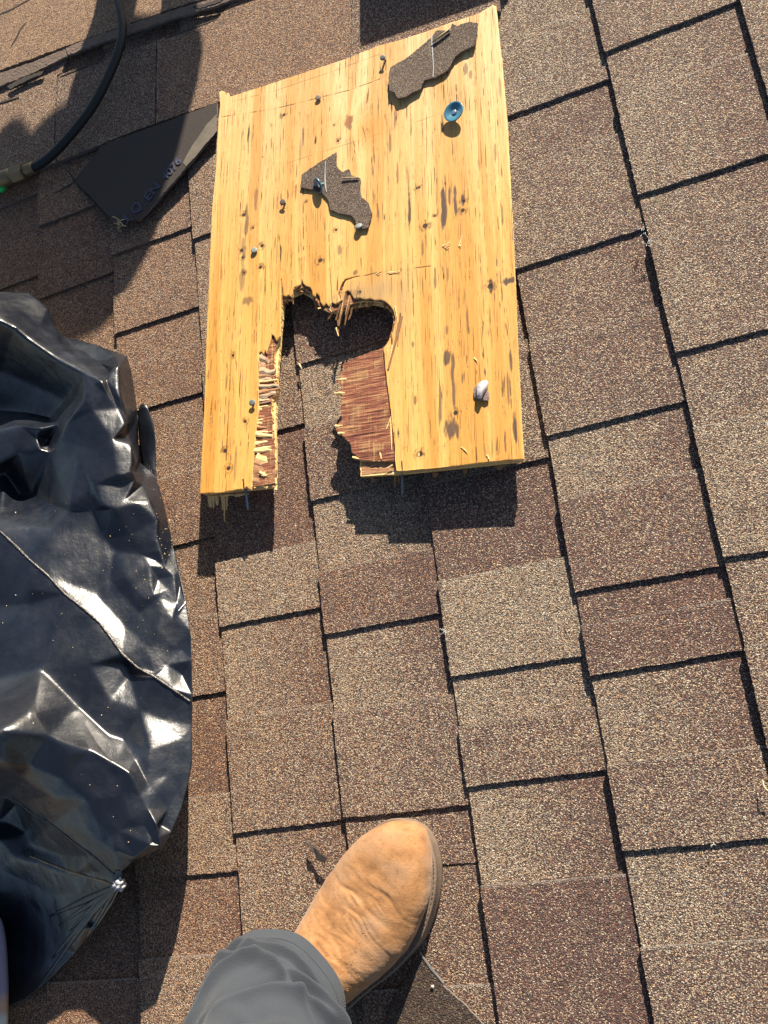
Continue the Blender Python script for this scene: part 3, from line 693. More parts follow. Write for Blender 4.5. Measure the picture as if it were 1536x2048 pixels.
# ---------------------------------------------------------------- shingle scraps stuck on the plywood
def scrap(name, pts, dz, label, curl=0.):
    P = [B(a, b, dz) for a, b in jag(pts, 3.2, .75, random.Random(int(pts[0][0])))]
    root = empty(name); root.matrix_world = BM.copy(); tag(root, label, 'shingle scrap', 'torn scraps of dark shingle on the plywood')
    # dense top so that it can curl
    poly = P; us = np.arange(min(p[0] for p in P), max(p[0] for p in P) + .002, .0022); vs = np.arange(min(p[1] for p in P), max(p[1] for p in P) + .002, .0022)
    Ug, Vg = np.meshgrid(us, vs); ins = inpoly(Ug, Vg, poly)
    bdist = np.full(Ug.shape, 9.)
    for k in range(len(poly)):
        d2, _, _ = seg_d2(Ug, Vg, *poly[k], *poly[(k + 1) % len(poly)]); bdist = np.minimum(bdist, d2)
    ins &= bdist > .0011 ** 2
    vin = [Vector((a, b)) for a, b in poly] + [Vector((a, b)) for a, b in zip(Ug[ins], Vg[ins])]
    ed = [(k, (k + 1) % len(poly)) for k in range(len(poly))]
    vo, eo, fo, *_ = geometry.delaunay_2d_cdt(vin, ed, [], 1, 1e-7)
    cx = sum(p[0] for p in P) / len(P); cy = sum(p[1] for p in P) / len(P)
    def z(a, b): return dz + curl * ((a - cx) ** 2 + (b - cy) ** 2) / .0025 * .002 + .0012 * (fbm(np.array([a * 40]), np.array([b * 40]), 3)[0] - .5)
    n = len(vo); V = [(p.x, p.y, z(p.x, p.y)) for p in vo] + [(p.x, p.y, z(p.x, p.y) - .0022) for p in vo]
    F = []
    for f in fo:
        a, b, c = [vo[k] for k in f]; up = (b.x - a.x) * (c.y - a.y) - (b.y - a.y) * (c.x - a.x) > 0
        F.append(tuple(f) if up else tuple(reversed(f)))
    nt = len(F); F += [tuple(n + k for k in reversed(f)) for f in F]
    cnt = {}
    for f in F[:nt]:
        for k in range(3):
            e = (f[k], f[(k + 1) % 3]); cnt[e] = 1
    for (a, b) in list(cnt):
        if (b, a) not in cnt: F.append((b, a, n + a, n + b))
    me = bpy.data.meshes.new('scrap_sheet'); me.from_pydata(V, [], F); o = fin('scrap_sheet', me, [M_SCRAP, M_ASPH], root, False, None, None)
    for k, p in enumerate(me.polygons): p.material_index = 0 if k < nt else 1
    return root
S1 = scrap('shingle_scrap', [(782, 137), (778, 158), (781, 184), (791, 188), (797, 199), (812, 196), (822, 188), (840, 180), (849, 160), (862, 157), (870, 156), (880, 150), (896, 140), (903, 128), (912, 112), (925, 104), (950, 92), (953, 78), (957, 50), (940, 46), (922, 50), (915, 54), (905, 48), (901, 62), (873, 62), (862, 76), (820, 112)], .0045,
           'large dark torn shingle scrap at the top of the plywood, crossed by a dry stalk', .8)
S2 = scrap('shingle_scrap', [(601, 375), (604, 350), (640, 325), (673, 305), (672, 330), (678, 338), (685, 344), (692, 340), (698, 338), (703, 351), (720, 356), (721, 394), (729, 398), (737, 406), (744, 425), (742, 436), (736, 456), (714, 460), (711, 440), (700, 430), (680, 427), (661, 420), (658, 408), (655, 397), (642, 384), (620, 378)], .0030,
           'smaller dark torn shingle scrap held by the bent cap nail, mid plywood', .3)
# pale chalk line along both scraps, the stalk and the small holes
M_CHALK = plain('chalk', (.34, .35, .36), .9); M_BLACK = plain('black_hole', (.01, .008, .008), .9); M_STALK = plain('dry_stalk', (.42, .32, .18), .7)
def bstrip(name, pts, w, dz, mat, parent, th=.0003):
    P = [Vector((*B(a, b, dz), dz)) for a, b in pts]; L, R = [], []
    for k, p in enumerate(P):
        d = P[min(k + 1, len(P) - 1)] - P[max(k - 1, 0)]; d.z = 0; d.normalize(); nn = Vector((-d.y, d.x, 0)); ww = w * rj.uniform(.55, 1.2)
        L.append(p + nn * ww / 2); R.append(p - nn * ww / 2)
    return slab(name, [(q.x, q.y) for q in L + R[::-1]], dz - th, dz, [mat, mat], parent)
bstrip('chalk_line', [(863, 66), (864, 90), (866, 118), (867, 140), (866, 153)], .0016, .0058, M_CHALK, S1)
bstrip('chalk_line', [(651, 322), (650, 340), (650, 358), (651, 372), (653, 384)], .0014, .0043, M_CHALK, S2)
def brod(name, p, q, z1, z2, r, mat, par):
    a = B(*p, z1); b = B(*q, z2); return rod(name, (a[0], a[1], z1), (b[0], b[1], z2), r, mat, par, False)
brod('stalk', (864, 85), (901, 56), .0078, .0088, .0009, M_STALK, S1)
brod('stalk', (867, 82), (899, 60), .0072, .0076, .0011, M_BLACK, S1)
brod('stalk', (684, 356), (717, 355), .0055, .0052, .0009, M_STALK, S2)
bmx = bmesh.new(); a = B(717, 452, .0048)
lathe(bmx, [(0, .0012), (.004, .0011), (.0052, .0002), (.0050, -.001), (0, -.001)], 22, Matrix.Translation((a[0], a[1], .0048)) @ Matrix.Rotation(-.4, 4, 'X'))
bm_obj('nail_head', bmx, M_ZINC, S2, True)
# crumpled grey scrap of tape on the lower right
tp = empty('tape_scrap'); tp.matrix_world = BM.copy(); tag(tp, 'crumpled grey bit of tape standing up at the lower right of the plywood', 'tape')
def sheetB(name, rows, mat, parent, solid=.0004):
    nr, nc = len(rows), len(rows[0]); V = []
    for r_ in rows:
        for (x, y, z) in r_: a = B(x, y, z); V.append((a[0], a[1], z))
    F = [(i * nc + j, i * nc + j + 1, (i + 1) * nc + j + 1, (i + 1) * nc + j) for i in range(nr - 1) for j in range(nc - 1)]
    o = mesh_obj(name, V, F, mat, parent, True)
    m = o.modifiers.new('s', 'SUBSURF'); m.levels = m.render_levels = 2
    m = o.modifiers.new('t', 'SOLIDIFY'); m.thickness = solid; return o
M_TAPE = plain('grey_tape', (.40, .40, .43), .35, .1, bump=.8, bscale=300, dist=.001)
M_TAPEB = plain('tape_gritty_back', (.20, .14, .12), .8, 0, bump=1, bscale=600, dist=.001)
sheetB('tape_fold', [[(952, 771, .003), (962, 762, .006), (974, 760, .004), (977, 764, .002)], [(954, 780, .007), (962, 774, .010), (972, 772, .008), (976, 774, .003)], [(953, 790, .008), (960, 786, .011), (966, 784, .008), (972, 782, .003)], [(955, 797, .006), (960, 798, .008), (963, 797, .006), (966, 790, .002)]], M_TAPE, tp)
sheetB('tape_back', [[(948, 775, .001), (954, 770, .002), (965, 768, .002), (976, 776, .002)], [(947, 788, .002), (954, 786, .002), (966, 786, .003), (979, 792, .003)], [(948, 798, .001), (956, 799, .001), (968, 804, .003), (978, 803, .002)]], M_TAPEB, tp)
# pale raised tears in the face veneer
for pts in ([(885, 492, .0005), (900, 484, .0012)], [(890, 496, .0005), (898, 490, .001)], [(918, 492, .0005), (925, 470, .001)], [(752, 548, .0005), (760, 543, .001)], [(775, 545, .0004), (800, 541, .001)], [(948, 715, .0004), (954, 722, .001)], [(922, 894, .0004), (934, 903, .001)], [(974, 910, .0004), (978, 918, .0009)]):
    (x0, y0, z0), (x1, y1, z1) = pts
    shards('veneer_tear', [(x0, y0, z0, x1, y1, z1, .0016, .0008), (x0 + 3, y0 + 2, z0, x1 + 1, y1 + 3, z1, .001, .0008)], M_PALE)

# ---------------------------------------------------------------- folded-back shingle with lettering, top left
flap = empty('folded_shingle', G(300, 330, 0)); tag(flap, 'dark folded-back shingle with pale blue lettering along its edge', 'shingle')
def wl(o):   # keep world coordinates while parenting
    o.matrix_parent_inverse = flap.matrix_world.inverted()
bpy.context.view_layer.update()
def fp(x, y, extra=0.):
    # height rises towards the free right edge
    t_ = ((x - 150) * .75 + (y - 362) * .66) / 200.
    return G(x, y, .0062 + .008 * max(0, min(1, t_)) + extra)
FL = [(202, 292), (150, 362), (192, 404), (228, 446), (237, 452), (250, 437), (263, 441), (268, 436), (275, 442), (290, 428), (340, 372), (380, 326), (429, 268), (434, 222), (434, 205)]
o = prism('flap_sheet', [tuple(fp(a, b)) for a, b in jag(FL, 6, .7, rj)], .0035, [M_UNDER, M_ASPH], flap); wl(o)
M_LET = plain('pale_blue_print', (.05, .055, .095), .8, var=.5)
M_TAPEC = plain('release_tape', (.16, .135, .10), .30, 0, bump=.6, bscale=120, dist=.001, var=.4)
tp_pts = [(366, 325), (385, 290), (412, 250), (434, 228), (434, 262), (398, 304), (372, 333)]
o = prism('release_strip', [tuple(fp(a, b, .0006)) for a, b in jag(tp_pts, 6, .8, rj)], .0005, M_TAPEC, flap); wl(o)
def letters(txt, p0, p1, size, off=.0011):
    cu = bpy.data.curves.new('t', 'FONT'); cu.body = txt; cu.size = 1; cu.extrude = .01; cu.offset = .02
    to = bpy.data.objects.new('t', cu); C.objects.link(to); bpy.context.view_layer.update()
    me = bpy.data.meshes.new_from_object(to.evaluated_get(bpy.context.evaluated_depsgraph_get()))
    bpy.data.objects.remove(to)
    co = np.array([v_.co[:] for v_ in me.vertices]); w = co[:, 0].max() - co[:, 0].min(); x0 = co[:, 0].min()
    A = fp(*p0, off); Bq = fp(*p1, off); ex = Bq - A; L = ex.length; ex.normalize(); up = Vector((0, 0, 1)); ey = up.cross(ex).normalized(); ez = ex.cross(ey).normalized()
    for v_ in me.vertices:
        q = v_.co; v_.co = A + ex * ((q.x - x0) / w * L) + ey * (q.y * size) + ez * (q.z * .02)
    o = fin('lettering', me, M_LET, flap, False, None, None); wl(o); return o
letters('EN', (298, 402), (321, 373), .021)
letters('4076', (330, 362), (364, 322), .019)
letters('Q', (270, 430), (285, 413), .024)
letters('J', (250, 446), (257, 437), .018)
# dark strips along the flap's left edges and the tab edge beside it
for pts in ([(205, 292), (178, 326), (148, 362)], [(135, 340), (150, 362), (192, 406), (236, 456)], [(80, 400), (118, 382), (150, 362)]):
    strip_px('shingle_cut', pts, .0035, .0008 if pts[0][0] != 205 else .0046, M_UNDER, roof)
# tuft of dry fibre at the flap's torn corner
M_FIB = plain('dry_fibre', (.50, .42, .25), .7)
def fibres(name, lst, r, mat, label=None, cat=None, group=None):
    cu = bpy.data.curves.new(name, 'CURVE'); cu.dimensions = '3D'; cu.bevel_depth = r; cu.bevel_resolution = 1
    for pts in lst:
        sp_ = cu.splines.new('BEZIER'); sp_.bezier_points.add(len(pts) - 1)
        for bp_, p in zip(sp_.bezier_points, pts):
            bp_.co = p; bp_.handle_left_type = bp_.handle_right_type = 'AUTO'
    to = bpy.data.objects.new(name, cu); C.objects.link(to); bpy.context.view_layer.update()
    me = bpy.data.meshes.new_from_object(to.evaluated_get(bpy.context.evaluated_depsgraph_get())); bpy.data.objects.remove(to)
    o = fin(name, me, mat, None, True, None, None)
    if label: tag(o, label, cat, group)
    return o
rf = random.Random(4)
def tuft(px, py, n, spread, h0=.008, hs=.008, L=3):
    out = []
    for _ in range(n):
        x, y = px + rf.uniform(-spread, spread) * .4, py + rf.uniform(-spread, spread) * .4; p = []
        dx, dy = rf.uniform(-1, 1) * spread, rf.uniform(-1, 1) * spread
        for k in range(L):
            p.append(G(x + dx * k / L + rf.uniform(-2, 2), y + dy * k / L + rf.uniform(-2, 2), h0 + rf.uniform(0, hs)))
        out.append(p)
    return out
fibres('dry_tuft', tuft(240, 446, 16, 16) + tuft(237, 458, 6, 7), .0006, M_FIB, 'small tuft of dry fibres at the corner of the folded dark shingle', 'fibres')
fibres('cobweb', tuft(1283, 462, 7, 16, .007, .004, 4) + tuft(1297, 486, 7, 12, .007, .004, 4), .00022, plain('web', (.6, .6, .56), .6), 'tuft of pale cobweb on a shingle corner right of the plywood', 'cobweb', 'wisps of cobweb on the shingles')
fibres('cobweb', tuft(890, 1262, 6, 12, .007, .003, 4), .00022, plain('web2', (.6, .6, .56), .6), 'thin pale cobweb wisp on the course edge below the plywood', 'cobweb', 'wisps of cobweb on the shingles')
fibres('cobweb', tuft(1425, 1690, 3, 9, .003, .003, 3), .00025, plain('web3', (.6, .57, .48), .6), 'faint cobweb wisp on a cross edge at the lower right of the photo', 'cobweb', 'wisps of cobweb on the shingles')
fibres('twig', [[G(1525, 1560, .005), G(1530, 1576, .007), G(1542, 1586, .006)]], .0007, M_FIB, 'short pale dry twig at the right edge of the photo', 'twig')
fibres('wood_sliver', [[G(598, 728, .006), G(601, 733, .008), G(603, 738, .007)]], .0012, M_FIB, 'tiny pale sliver lying on the roof inside the notch', 'sliver')

# ---------------------------------------------------------------- black plastic bag
t = NT('black_plastic'); o_ = t.obj()
cr = t.voro(o_, 22, 'DISTANCE_TO_EDGE'); wv = t.noise(o_, 42, 4, .62, .2); fn = t.noise(o_, 260, 3, .6)
wr = t.mapping(o_, (1, .35, 1), (0, 0, .7)); st = t.noise(wr, 110, 3, .6, .3)
sky_sheen = t.mr(t.noise(o_, 14, 4, .65), .5, .72, 0, .5)
t.col(t.mix(sky_sheen, (.005, .007, .013), (.017, .023, .036)))  # bluish tint stands in for the sky's reflection on the film
t.set(Specular_IOR_Level=.8); t.l(t.mr(wv, .3, .7, .26, .42), t.b.inputs['Roughness'])
hh = t.math('ADD', t.math('MULTIPLY', wv, 1.0), t.math('ADD', t.math('MULTIPLY', st, .28), t.math('MULTIPLY', fn, .05)))
t.nrm(t.bump(hh, .5, .0020))
M_BAG = t.m
# control points: photo pixel and height above the roof
bag_pts = {}
def bp(k, x, y, h): bag_pts[k] = (x, y, h)
sil = [(-150, 560, .03), (-70, 570, .05), (0, 584, .055), (58, 586, .05), (96, 616, .045), (110, 655, .04), (128, 673, .02), (190, 689, .03), (254, 712, .035), (262, 740, .03), (268, 775, .02), (276, 830, .012), (277, 885, .012), (279, 925, .014), (300, 940, .010), (318, 972, .016), (326, 1000, .022),
       (334, 1035, .028), (345, 1085, .034), (358, 1140, .040), (372, 1205, .046), (381, 1262, .050), (384, 1320, .053), (385, 1390, .055), (384, 1450, .056), (384, 1525, .060), (379, 1556, .063), (362, 1620, .072), (343, 1664, .080), (325, 1696, .088), (290, 1712, .09), (262, 1726, .092), (244, 1742, .092), (243, 1772, .085),
       (228, 1802, .070), (196, 1852, .045), (150, 1906, .022), (100, 1958, .008), (50, 2000, .002), (0, 2022, .001), (-80, 2050, .001), (-170, 2060, .001), (-190, 1700, .06), (-200, 1300, .08), (-190, 900, .06), (-170, 700, .05)]
inn = [(-60, 600, .105), (0, 603, 0.100), (40, 622, 0.085), (80, 652, .070), (120, 690, .068), (160, 722, .078), (-60, 640, 0.165), (0, 640, 0.140), (30, 655, 0.126), (60, 680, 0.112), (120, 722, .098), (170, 748, .094), (203, 762, .096),
       (-60, 720, .06), (0, 740, .045), (70, 770, .042), (130, 800, .050), (-60, 800, .025), (0, 822, .022), (60, 828, .030), (100, 838, .035),
       (189, 768, .097), (170, 795, .098), (150, 825, .096), (132, 850, .090), (120, 878, .082), (101, 906, .070), (72, 872, .078), (84, 856, .084), (118, 848, .072), (96, 880, .062), (84, 893, .070),
       (0, 860, .088), (40, 850, .088), (-80, 860, .085), (-80, 940, .09), (0, 926, .085), (40, 905, .082), (80, 900, .078), (8, 945, .050), (40, 990, .040), (62, 988, .042), (-60, 1000, .045),
       (212, 760, .085), (228, 735, .080), (238, 733, .078), (222, 742, .062), (196, 725, .05), (160, 700, .04), (140, 690, .035), (232, 715, .05),
       (240, 790, .082), (250, 850, .080), (262, 890, .076), (274, 925, .070), (215, 790, .088), (235, 818, .078), (255, 832, .066), (256, 870, .060), (270, 880, .04),
       (185, 820, .092), (160, 920, .088), (190, 900, .090), (225, 880, .086), (235, 950, .088), (246, 968, .078), (262, 942, .082), (270, 960, .070), (290, 950, .03),
       (140, 1010, .098), (105, 1060, .108), (60, 1052, .102), (0, 1036, .098), (-80, 1020, .095), (190, 970, .094), (205, 1010, .094), (228, 1018, .094), (250, 1000, .084), (275, 1006, .076), (300, 1003, .062), (250, 950, .084), (285, 970, .052),
       (180, 980, .086), (138, 1024, .090), (188, 1022, .080), (206, 1075, .084), (230, 1100, .078), (170, 1060, .090), (260, 1070, .088), (285, 1110, .070), (300, 1132, .062), (314, 1080, .060), (316, 1040, .056), (320, 1100, .050), (302, 1168, .066),
       (313, 1122, .054), (330, 1135, .040), (348, 1152, .036), (353, 1208, .036), (318, 1196, .058), (316, 1160, .044), (338, 1178, .044), (360, 1170, .02),
       (220, 1160, .095), (250, 1155, .094), (190, 1186, .100), (290, 1200, .080), (308, 1190, .072), (250, 1252, .100), (280, 1228, .082), (320, 1253, .072), (357, 1222, .050), (345, 1240, .058), (356, 1232, .050), (290, 1290, .092), (310, 1345, .090), (340, 1300, .062), (335, 1330, .064), (366, 1300, .040), (365, 1350, .045), (250, 1330, .094), (260, 1350, .088),
       (0, 1062, .128), (30, 1090, .128), (60, 1120, .130), (95, 1150, .130), (130, 1188, .130), (165, 1215, .128), (200, 1246, .126), (222, 1275, .122), (245, 1308, .116), (275, 1335, .106), (310, 1354, .098), (345, 1378, .080), (372, 1398, .050),
       (-90, 1030, .125), (-90, 1110, .13), (0, 1130, .132), (60, 1180, .136), (20, 1210, .120), (58, 1208, .124), (110, 1260, .146), (0, 1260, .145), (-90, 1230, .14), (180, 1330, .142), (80, 1340, .158), (0, 1360, .162), (-90, 1370, .16), (220, 1400, .128), (280, 1420, .108), (330, 1440, .088), (360, 1480, .070),
       (150, 1410, 0.134), (72, 1425, 0.172), (55, 1426, 0.176), (0, 1462, 0.205), (100, 1470, 0.168), (-90, 1470, 0.225), (193, 1487, 0.125), (215, 1470, 0.104), (245, 1480, 0.094), (270, 1520, .096), (296, 1570, .092), (312, 1588, .090), (300, 1500, .088), (340, 1540, .078), (355, 1580, .070), (335, 1620, .080), (318, 1650, .086),
       (225, 1525, 0.118), (258, 1545, 0.112), (228, 1552, 0.116), (243, 1590, 0.112), (262, 1640, 0.108), (280, 1590, 0.102), (295, 1617, 0.100), (290, 1650, 0.100), (312, 1650, .100), (302, 1674, .098), (318, 1674, .097), (322, 1692, .094), (298, 1690, .100), (305, 1685, .096),
       (60, 1530, 0.162), (130, 1560, 0.138), (175, 1600, 0.126), (200, 1650, 0.116), (0, 1528, 0.190), (-90, 1520, 0.205), (50, 1560, 0.145), (100, 1592, 0.128), (170, 1655, 0.112), (230, 1700, .112), (235, 1738, .098), (270, 1715, .100), (180, 1500, 0.130), (140, 1510, 0.144), (235, 1660, 0.112), (205, 1685, 0.108),
       (12, 1592, .085), (40, 1604, .088), (66, 1625, .090), (105, 1648, .092), (140, 1676, .094), (190, 1714, .095), (225, 1742, .092), (0, 1588, .088), (-90, 1585, .09), (30, 1610, .040), (55, 1665, .034), (62, 1690, .038), (120, 1710, .054), (180, 1745, .070), (228, 1764, .086),
       (0, 1640, .022), (0, 1680, .040), (30, 1715, .042), (80, 1728, .050), (140, 1752, .062), (190, 1768, .074), (-90, 1700, .03), (0, 1740, .020), (50, 1760, .022), (110, 1790, .034), (60, 1810, .016), (0, 1810, .010), (-90, 1850, .01), (160, 1790, .052), (205, 1785, .070), (98, 1832, .020), (60, 1880, .008), (0, 1900, .006), (140, 1850, .040), (176, 1822, .055), (120, 1900, .022), (60, 1950, .009), (-90, 1950, .008),
       (205, 1808, .066), (180, 1848, .045), (170, 1858, .050), (140, 1892, .030)]
rx_ = random.Random(71)
have = [(a, b) for a, b, _ in inn]
def near_h(x, y):
    w = [(1 / (1 + (a - x) ** 2 + (b - y) ** 2) ** 1.5, h) for a, b, h in inn]; return sum(p * q for p, q in w) / sum(p for p, _ in w)
extra = []
for _ in range(0):
    x, y = rx_.uniform(-60, 372), rx_.uniform(700, 1560)
    if x > 372 - max(0, y - 1560) * .35 or x > 300 + (y - 1000) * .2: continue
    if all((a - x) ** 2 + (b - y) ** 2 > 44 ** 2 for a, b in have + [(q[0], q[1]) for q in sil]): have.append((x, y)); extra.append((x, y, near_h(x, y) + rx_.uniform(-.0015, .0015)))
inn += extra
ns = len(sil)
pts2 = [Vector((a, b)) for a, b, h in sil] + [Vector((a, b)) for a, b, h in inn]
def flatter(x, y, h):   # the film lies as a shallow cushion from the seam to the right-hand rim
    if 990 < y < 1500 and x > 60: k = min(1, (x - 60) / 150) * min(1, (y - 990) / 60) * min(1, (1500 - y) / 60); return h * (1 - k) + (.070 + (h - .085) * .42 + max(0, 250 - x) * .00010) * k
    return h
rbg = random.Random(17)
def jit_h(x, y, h):
    h = flatter(x, y, h)
    if 990 < y < 1420 and h > .09: h = .09 + (h - .09) * .5
    return h + rbg.uniform(-.0022, .0022) * (0.3 if y < 760 or y > 1600 or x < 170 else 1)
hs_ = [h for *_, h in sil] + [jit_h(*q) for q in inn]
edges = [(k, (k + 1) % ns) for k in range(ns)]
key = {(a, b): ns + k for k, (a, b, h) in enumerate(inn)}
def crease(*pp):
    q = [key[p] for p in pp]; edges.extend(zip(q, q[1:]))
crease((0, 603), (40, 622), (80, 652), (120, 690), (160, 722), (203, 762)); crease((203, 762), (189, 768), (170, 795), (150, 825), (132, 850), (120, 878), (101, 906)); crease((0, 822), (60, 828), (100, 838))
crease((0, 1062), (30, 1090), (60, 1120), (95, 1150), (130, 1188), (165, 1215), (200, 1246), (222, 1275), (245, 1308), (275, 1335), (310, 1354), (345, 1378), (372, 1398))
crease((228, 1018), (250, 1000), (275, 1006), (300, 1003)); crease((250, 1252), (320, 1253), (345, 1240)); crease((250, 1252), (280, 1228), (308, 1190)); crease((212, 760), (235, 818), (255, 832))
crease((228, 1018), (260, 1070), (285, 1110), (300, 1132)); crease((193, 1487), (225, 1525), (258, 1545), (280, 1590), (295, 1617), (318, 1674)); crease((0, 1528), (60, 1530)); crease((12, 1592), (40, 1604), (66, 1625), (105, 1648), (140, 1676), (190, 1714), (225, 1742))
crease((313, 1122), (330, 1135), (348, 1152), (353, 1208)); crease((228, 1018), (206, 1075)); crease((203, 762), (212, 760), (228, 735), (238, 733))
vo, eo, fo, ov, *_ = geometry.delaunay_2d_cdt(pts2, edges, [], 1, 1e-5)
hmap = [hs_[o_i[0]] if o_i else .05 for o_i in ov]
bm = bmesh.new(); bv = [bm.verts.new(G(p.x, p.y, h)) for p, h in zip(vo, hmap)]
for f in fo: bm.faces.new([bv[k] for k in f])
bmesh.ops.recalc_face_normals(bm, faces=bm.faces)
if sum(f.normal.z for f in bm.faces) < 0: bmesh.ops.reverse_faces(bm, faces=bm.faces)
bmesh.ops.subdivide_edges(bm, edges=bm.edges[:], cuts=1, use_grid_fill=True)
bmesh.ops.triangulate(bm, faces=bm.faces[:])
def soft(f_): bmesh.ops.smooth_vert(bm, verts=[v_ for v_ in bm.verts if not v_.is_boundary], factor=f_, use_axis_x=True, use_axis_y=True, use_axis_z=True)
for f_ in (.25, .4, .5):
    bmesh.ops.subdivide_edges(bm, edges=bm.edges[:], cuts=1, use_grid_fill=True)
    bmesh.ops.triangulate(bm, faces=bm.faces[:]); soft(f_)
# crumple: ridged noise folds
co = np.array([v_.co[:] for v_ in bm.verts])
w1 = 1 - np.abs(fbm(co[:, 0] * 16 + co[:, 2] * 20, co[:, 1] * 11, 5, 3) - .5) * 4
w2 = fbm((co[:, 0] * .8 + co[:, 1] * .6) * 45, (co[:, 1] * .8 - co[:, 0] * .6) * 22, 6, 3) - .5
bm.normal_update()
for v_, a, b in zip(bm.verts, w1, w2):
    if not v_.is_boundary: v_.co += v_.normal * (float(a) * .0004 + float(b) * .0014)
# skirt under the outline so the bag is a closed body on the roof
be = [e for e in bm.edges if e.is_boundary]
cxy = Vector((-.93, .28, 0))
ret = bmesh.ops.extrude_edge_only(bm, edges=be); nv_ = [g for g in ret['geom'] if isinstance(g, bmesh.types.BMVert)]
for v_ in nv_:
    c = v_.co; inw = Vector((cxy.x - c.x, (cxy.y - c.y) * .25, 0)); inw.normalize(); v_.co = Vector((c.x, c.y, 0)) + inw * (.010 + c.z * .75); v_.co.z = max(.0, c.z * .35)
be2 = [e for e in bm.edges if e.is_boundary]
ret = bmesh.ops.extrude_edge_only(bm, edges=be2); nv_ = [g for g in ret['geom'] if isinstance(g, bmesh.types.BMVert)]
for v_ in nv_:
    c = v_.co; inw = Vector((cxy.x - c.x, (cxy.y - c.y) * .25, 0)); inw.normalize(); v_.co = c + inw * .03; v_.co.z = -.001
me = bpy.data.meshes.new('bag_film'); bm.to_mesh(me); bm.free()
bag = empty('plastic_bag', G(150, 1200, 0)); bpy.context.view_layer.update()
tag(bag, 'crumpled glossy black plastic bag gathered to a knot, left of the plywood', 'plastic bag')
def under(o, root): o.parent = root; o.matrix_parent_inverse = root.matrix_world.inverted(); return o
film = under(fin('bag_film', me, M_BAG, None, True, None, None), bag)
# welded seam along the bag
def tubemesh(name, P, r, mat, seg=8, var=.3, flat=1.):
    bmx = bmesh.new(); rings = []
    for k, p in enumerate(P):
        d = (P[min(k + 1, len(P) - 1)] - P[max(k - 1, 0)]).normalized(); sdv = d.cross(Vector((0, 0, 1))).normalized(); up = sdv.cross(d)
        rr_ = (r[k] if isinstance(r, list) else r) * random.uniform(1 - var, 1 + var)
        rings.append([bmx.verts.new(p + sdv * rr_ * math.cos(2 * math.pi * q / seg) + up * rr_ * flat * math.sin(2 * math.pi * q / seg)) for q in range(seg)])
    for a, b in zip(rings, rings[1:]):
        for q in range(seg): bmx.faces.new((a[q], a[(q + 1) % seg], b[(q + 1) % seg], b[q]))
    bmx.faces.new(rings[0][::-1]); bmx.faces.new(rings[-1])
    return bm_obj(name, bmx, mat, None, True)
def interp(pts, n):
    out = []
    for (a, b) in zip(pts, pts[1:]):
        for k in range(n): out.append(tuple(np.array(a) * (1 - k / n) + np.array(b) * k / n))
    out.append(pts[-1]); return out
from mathutils.bvhtree import BVHTree
bvh = BVHTree.FromPolygons([v_.co for v_ in film.data.vertices], [tuple(p.vertices) for p in film.data.polygons])
def onbag(px, py, lift=.001):
    d = Vector(ray(px, py)).normalized(); hit = bvh.ray_cast(Vector((0, 0, CAMH)), d)
    if hit[0] is None: return G(px, py, .01)
    return hit[0] - d * lift
M_SEAM = plain('seam_plastic', (.10, .085, .075), .32, 0, bump=.8, bscale=350, dist=.002, var=.5, spec=.8)
sm_ = [(-40, 1030), (0, 1062), (30, 1090), (60, 1120), (95, 1150), (130, 1188), (165, 1215), (200, 1246), (222, 1275), (245, 1308), (275, 1335), (310, 1354), (345, 1378), (380, 1403)]
under(tubemesh('seam', [onbag(a, b, .0012) for a, b in interp(sm_, 8)], .0013, M_SEAM, 6, .35), bag)
sm2 = [(5, 1590), (40, 1606), (66, 1627), (105, 1650), (140, 1678), (190, 1716), (228, 1750)]
under(tubemesh('seam', [onbag(a, b, .001) for a, b in interp(sm2, 8)], .0012, M_SEAM, 6, .4), bag)
sm3 = [(60, 1712), (100, 1728), (135, 1742), (170, 1752), (205, 1762), (235, 1774)]
under(tubemesh('seam', [onbag(a, b, .001) for a, b in interp(sm3, 8)], .0010, plain('tan_seam', (.38, .25, .12), .4, var=.4), 6, .5), bag)
# gathered pleats radiating from the knot
kn = onbag(238, 1768, .004)
for k, (x, y, w) in enumerate([(100, 1832, .003), (120, 1850, .0022), (108, 1916, .0034), (140, 1862, .002), (96, 1945, .003), (62, 1990, .0022), (168, 1880, .0022)]):
    P = []
    for q in range(15):
        f_ = q / 14; p = onbag(238 + (x - 238) * f_ + 3 * math.sin(f_ * 3 + k), 1770 + (y - 1770) * f_ ** 1.1, .0008); P.append(p)
    under(tubemesh('pleat', P, [w * (.35 + .9 * math.sin(math.pi * min(1, .12 + f_ / 14 * .88))) for f_ in range(15)], M_BAG, 8, .08, .6), bag)
bmx = bmesh.new(); bmesh.ops.create_icosphere(bmx, subdivisions=3, radius=.006)
for v_ in bmx.verts:
    n_ = 1 + .5 * math.sin(v_.co.x * 900) * math.cos(v_.co.y * 1100 + v_.co.z * 700); v_.co = Vector((v_.co.x * 1.1, v_.co.y, v_.co.z)) * n_ + kn
under(bm_obj('knot', bmx, M_TAPE, None, True), bag)
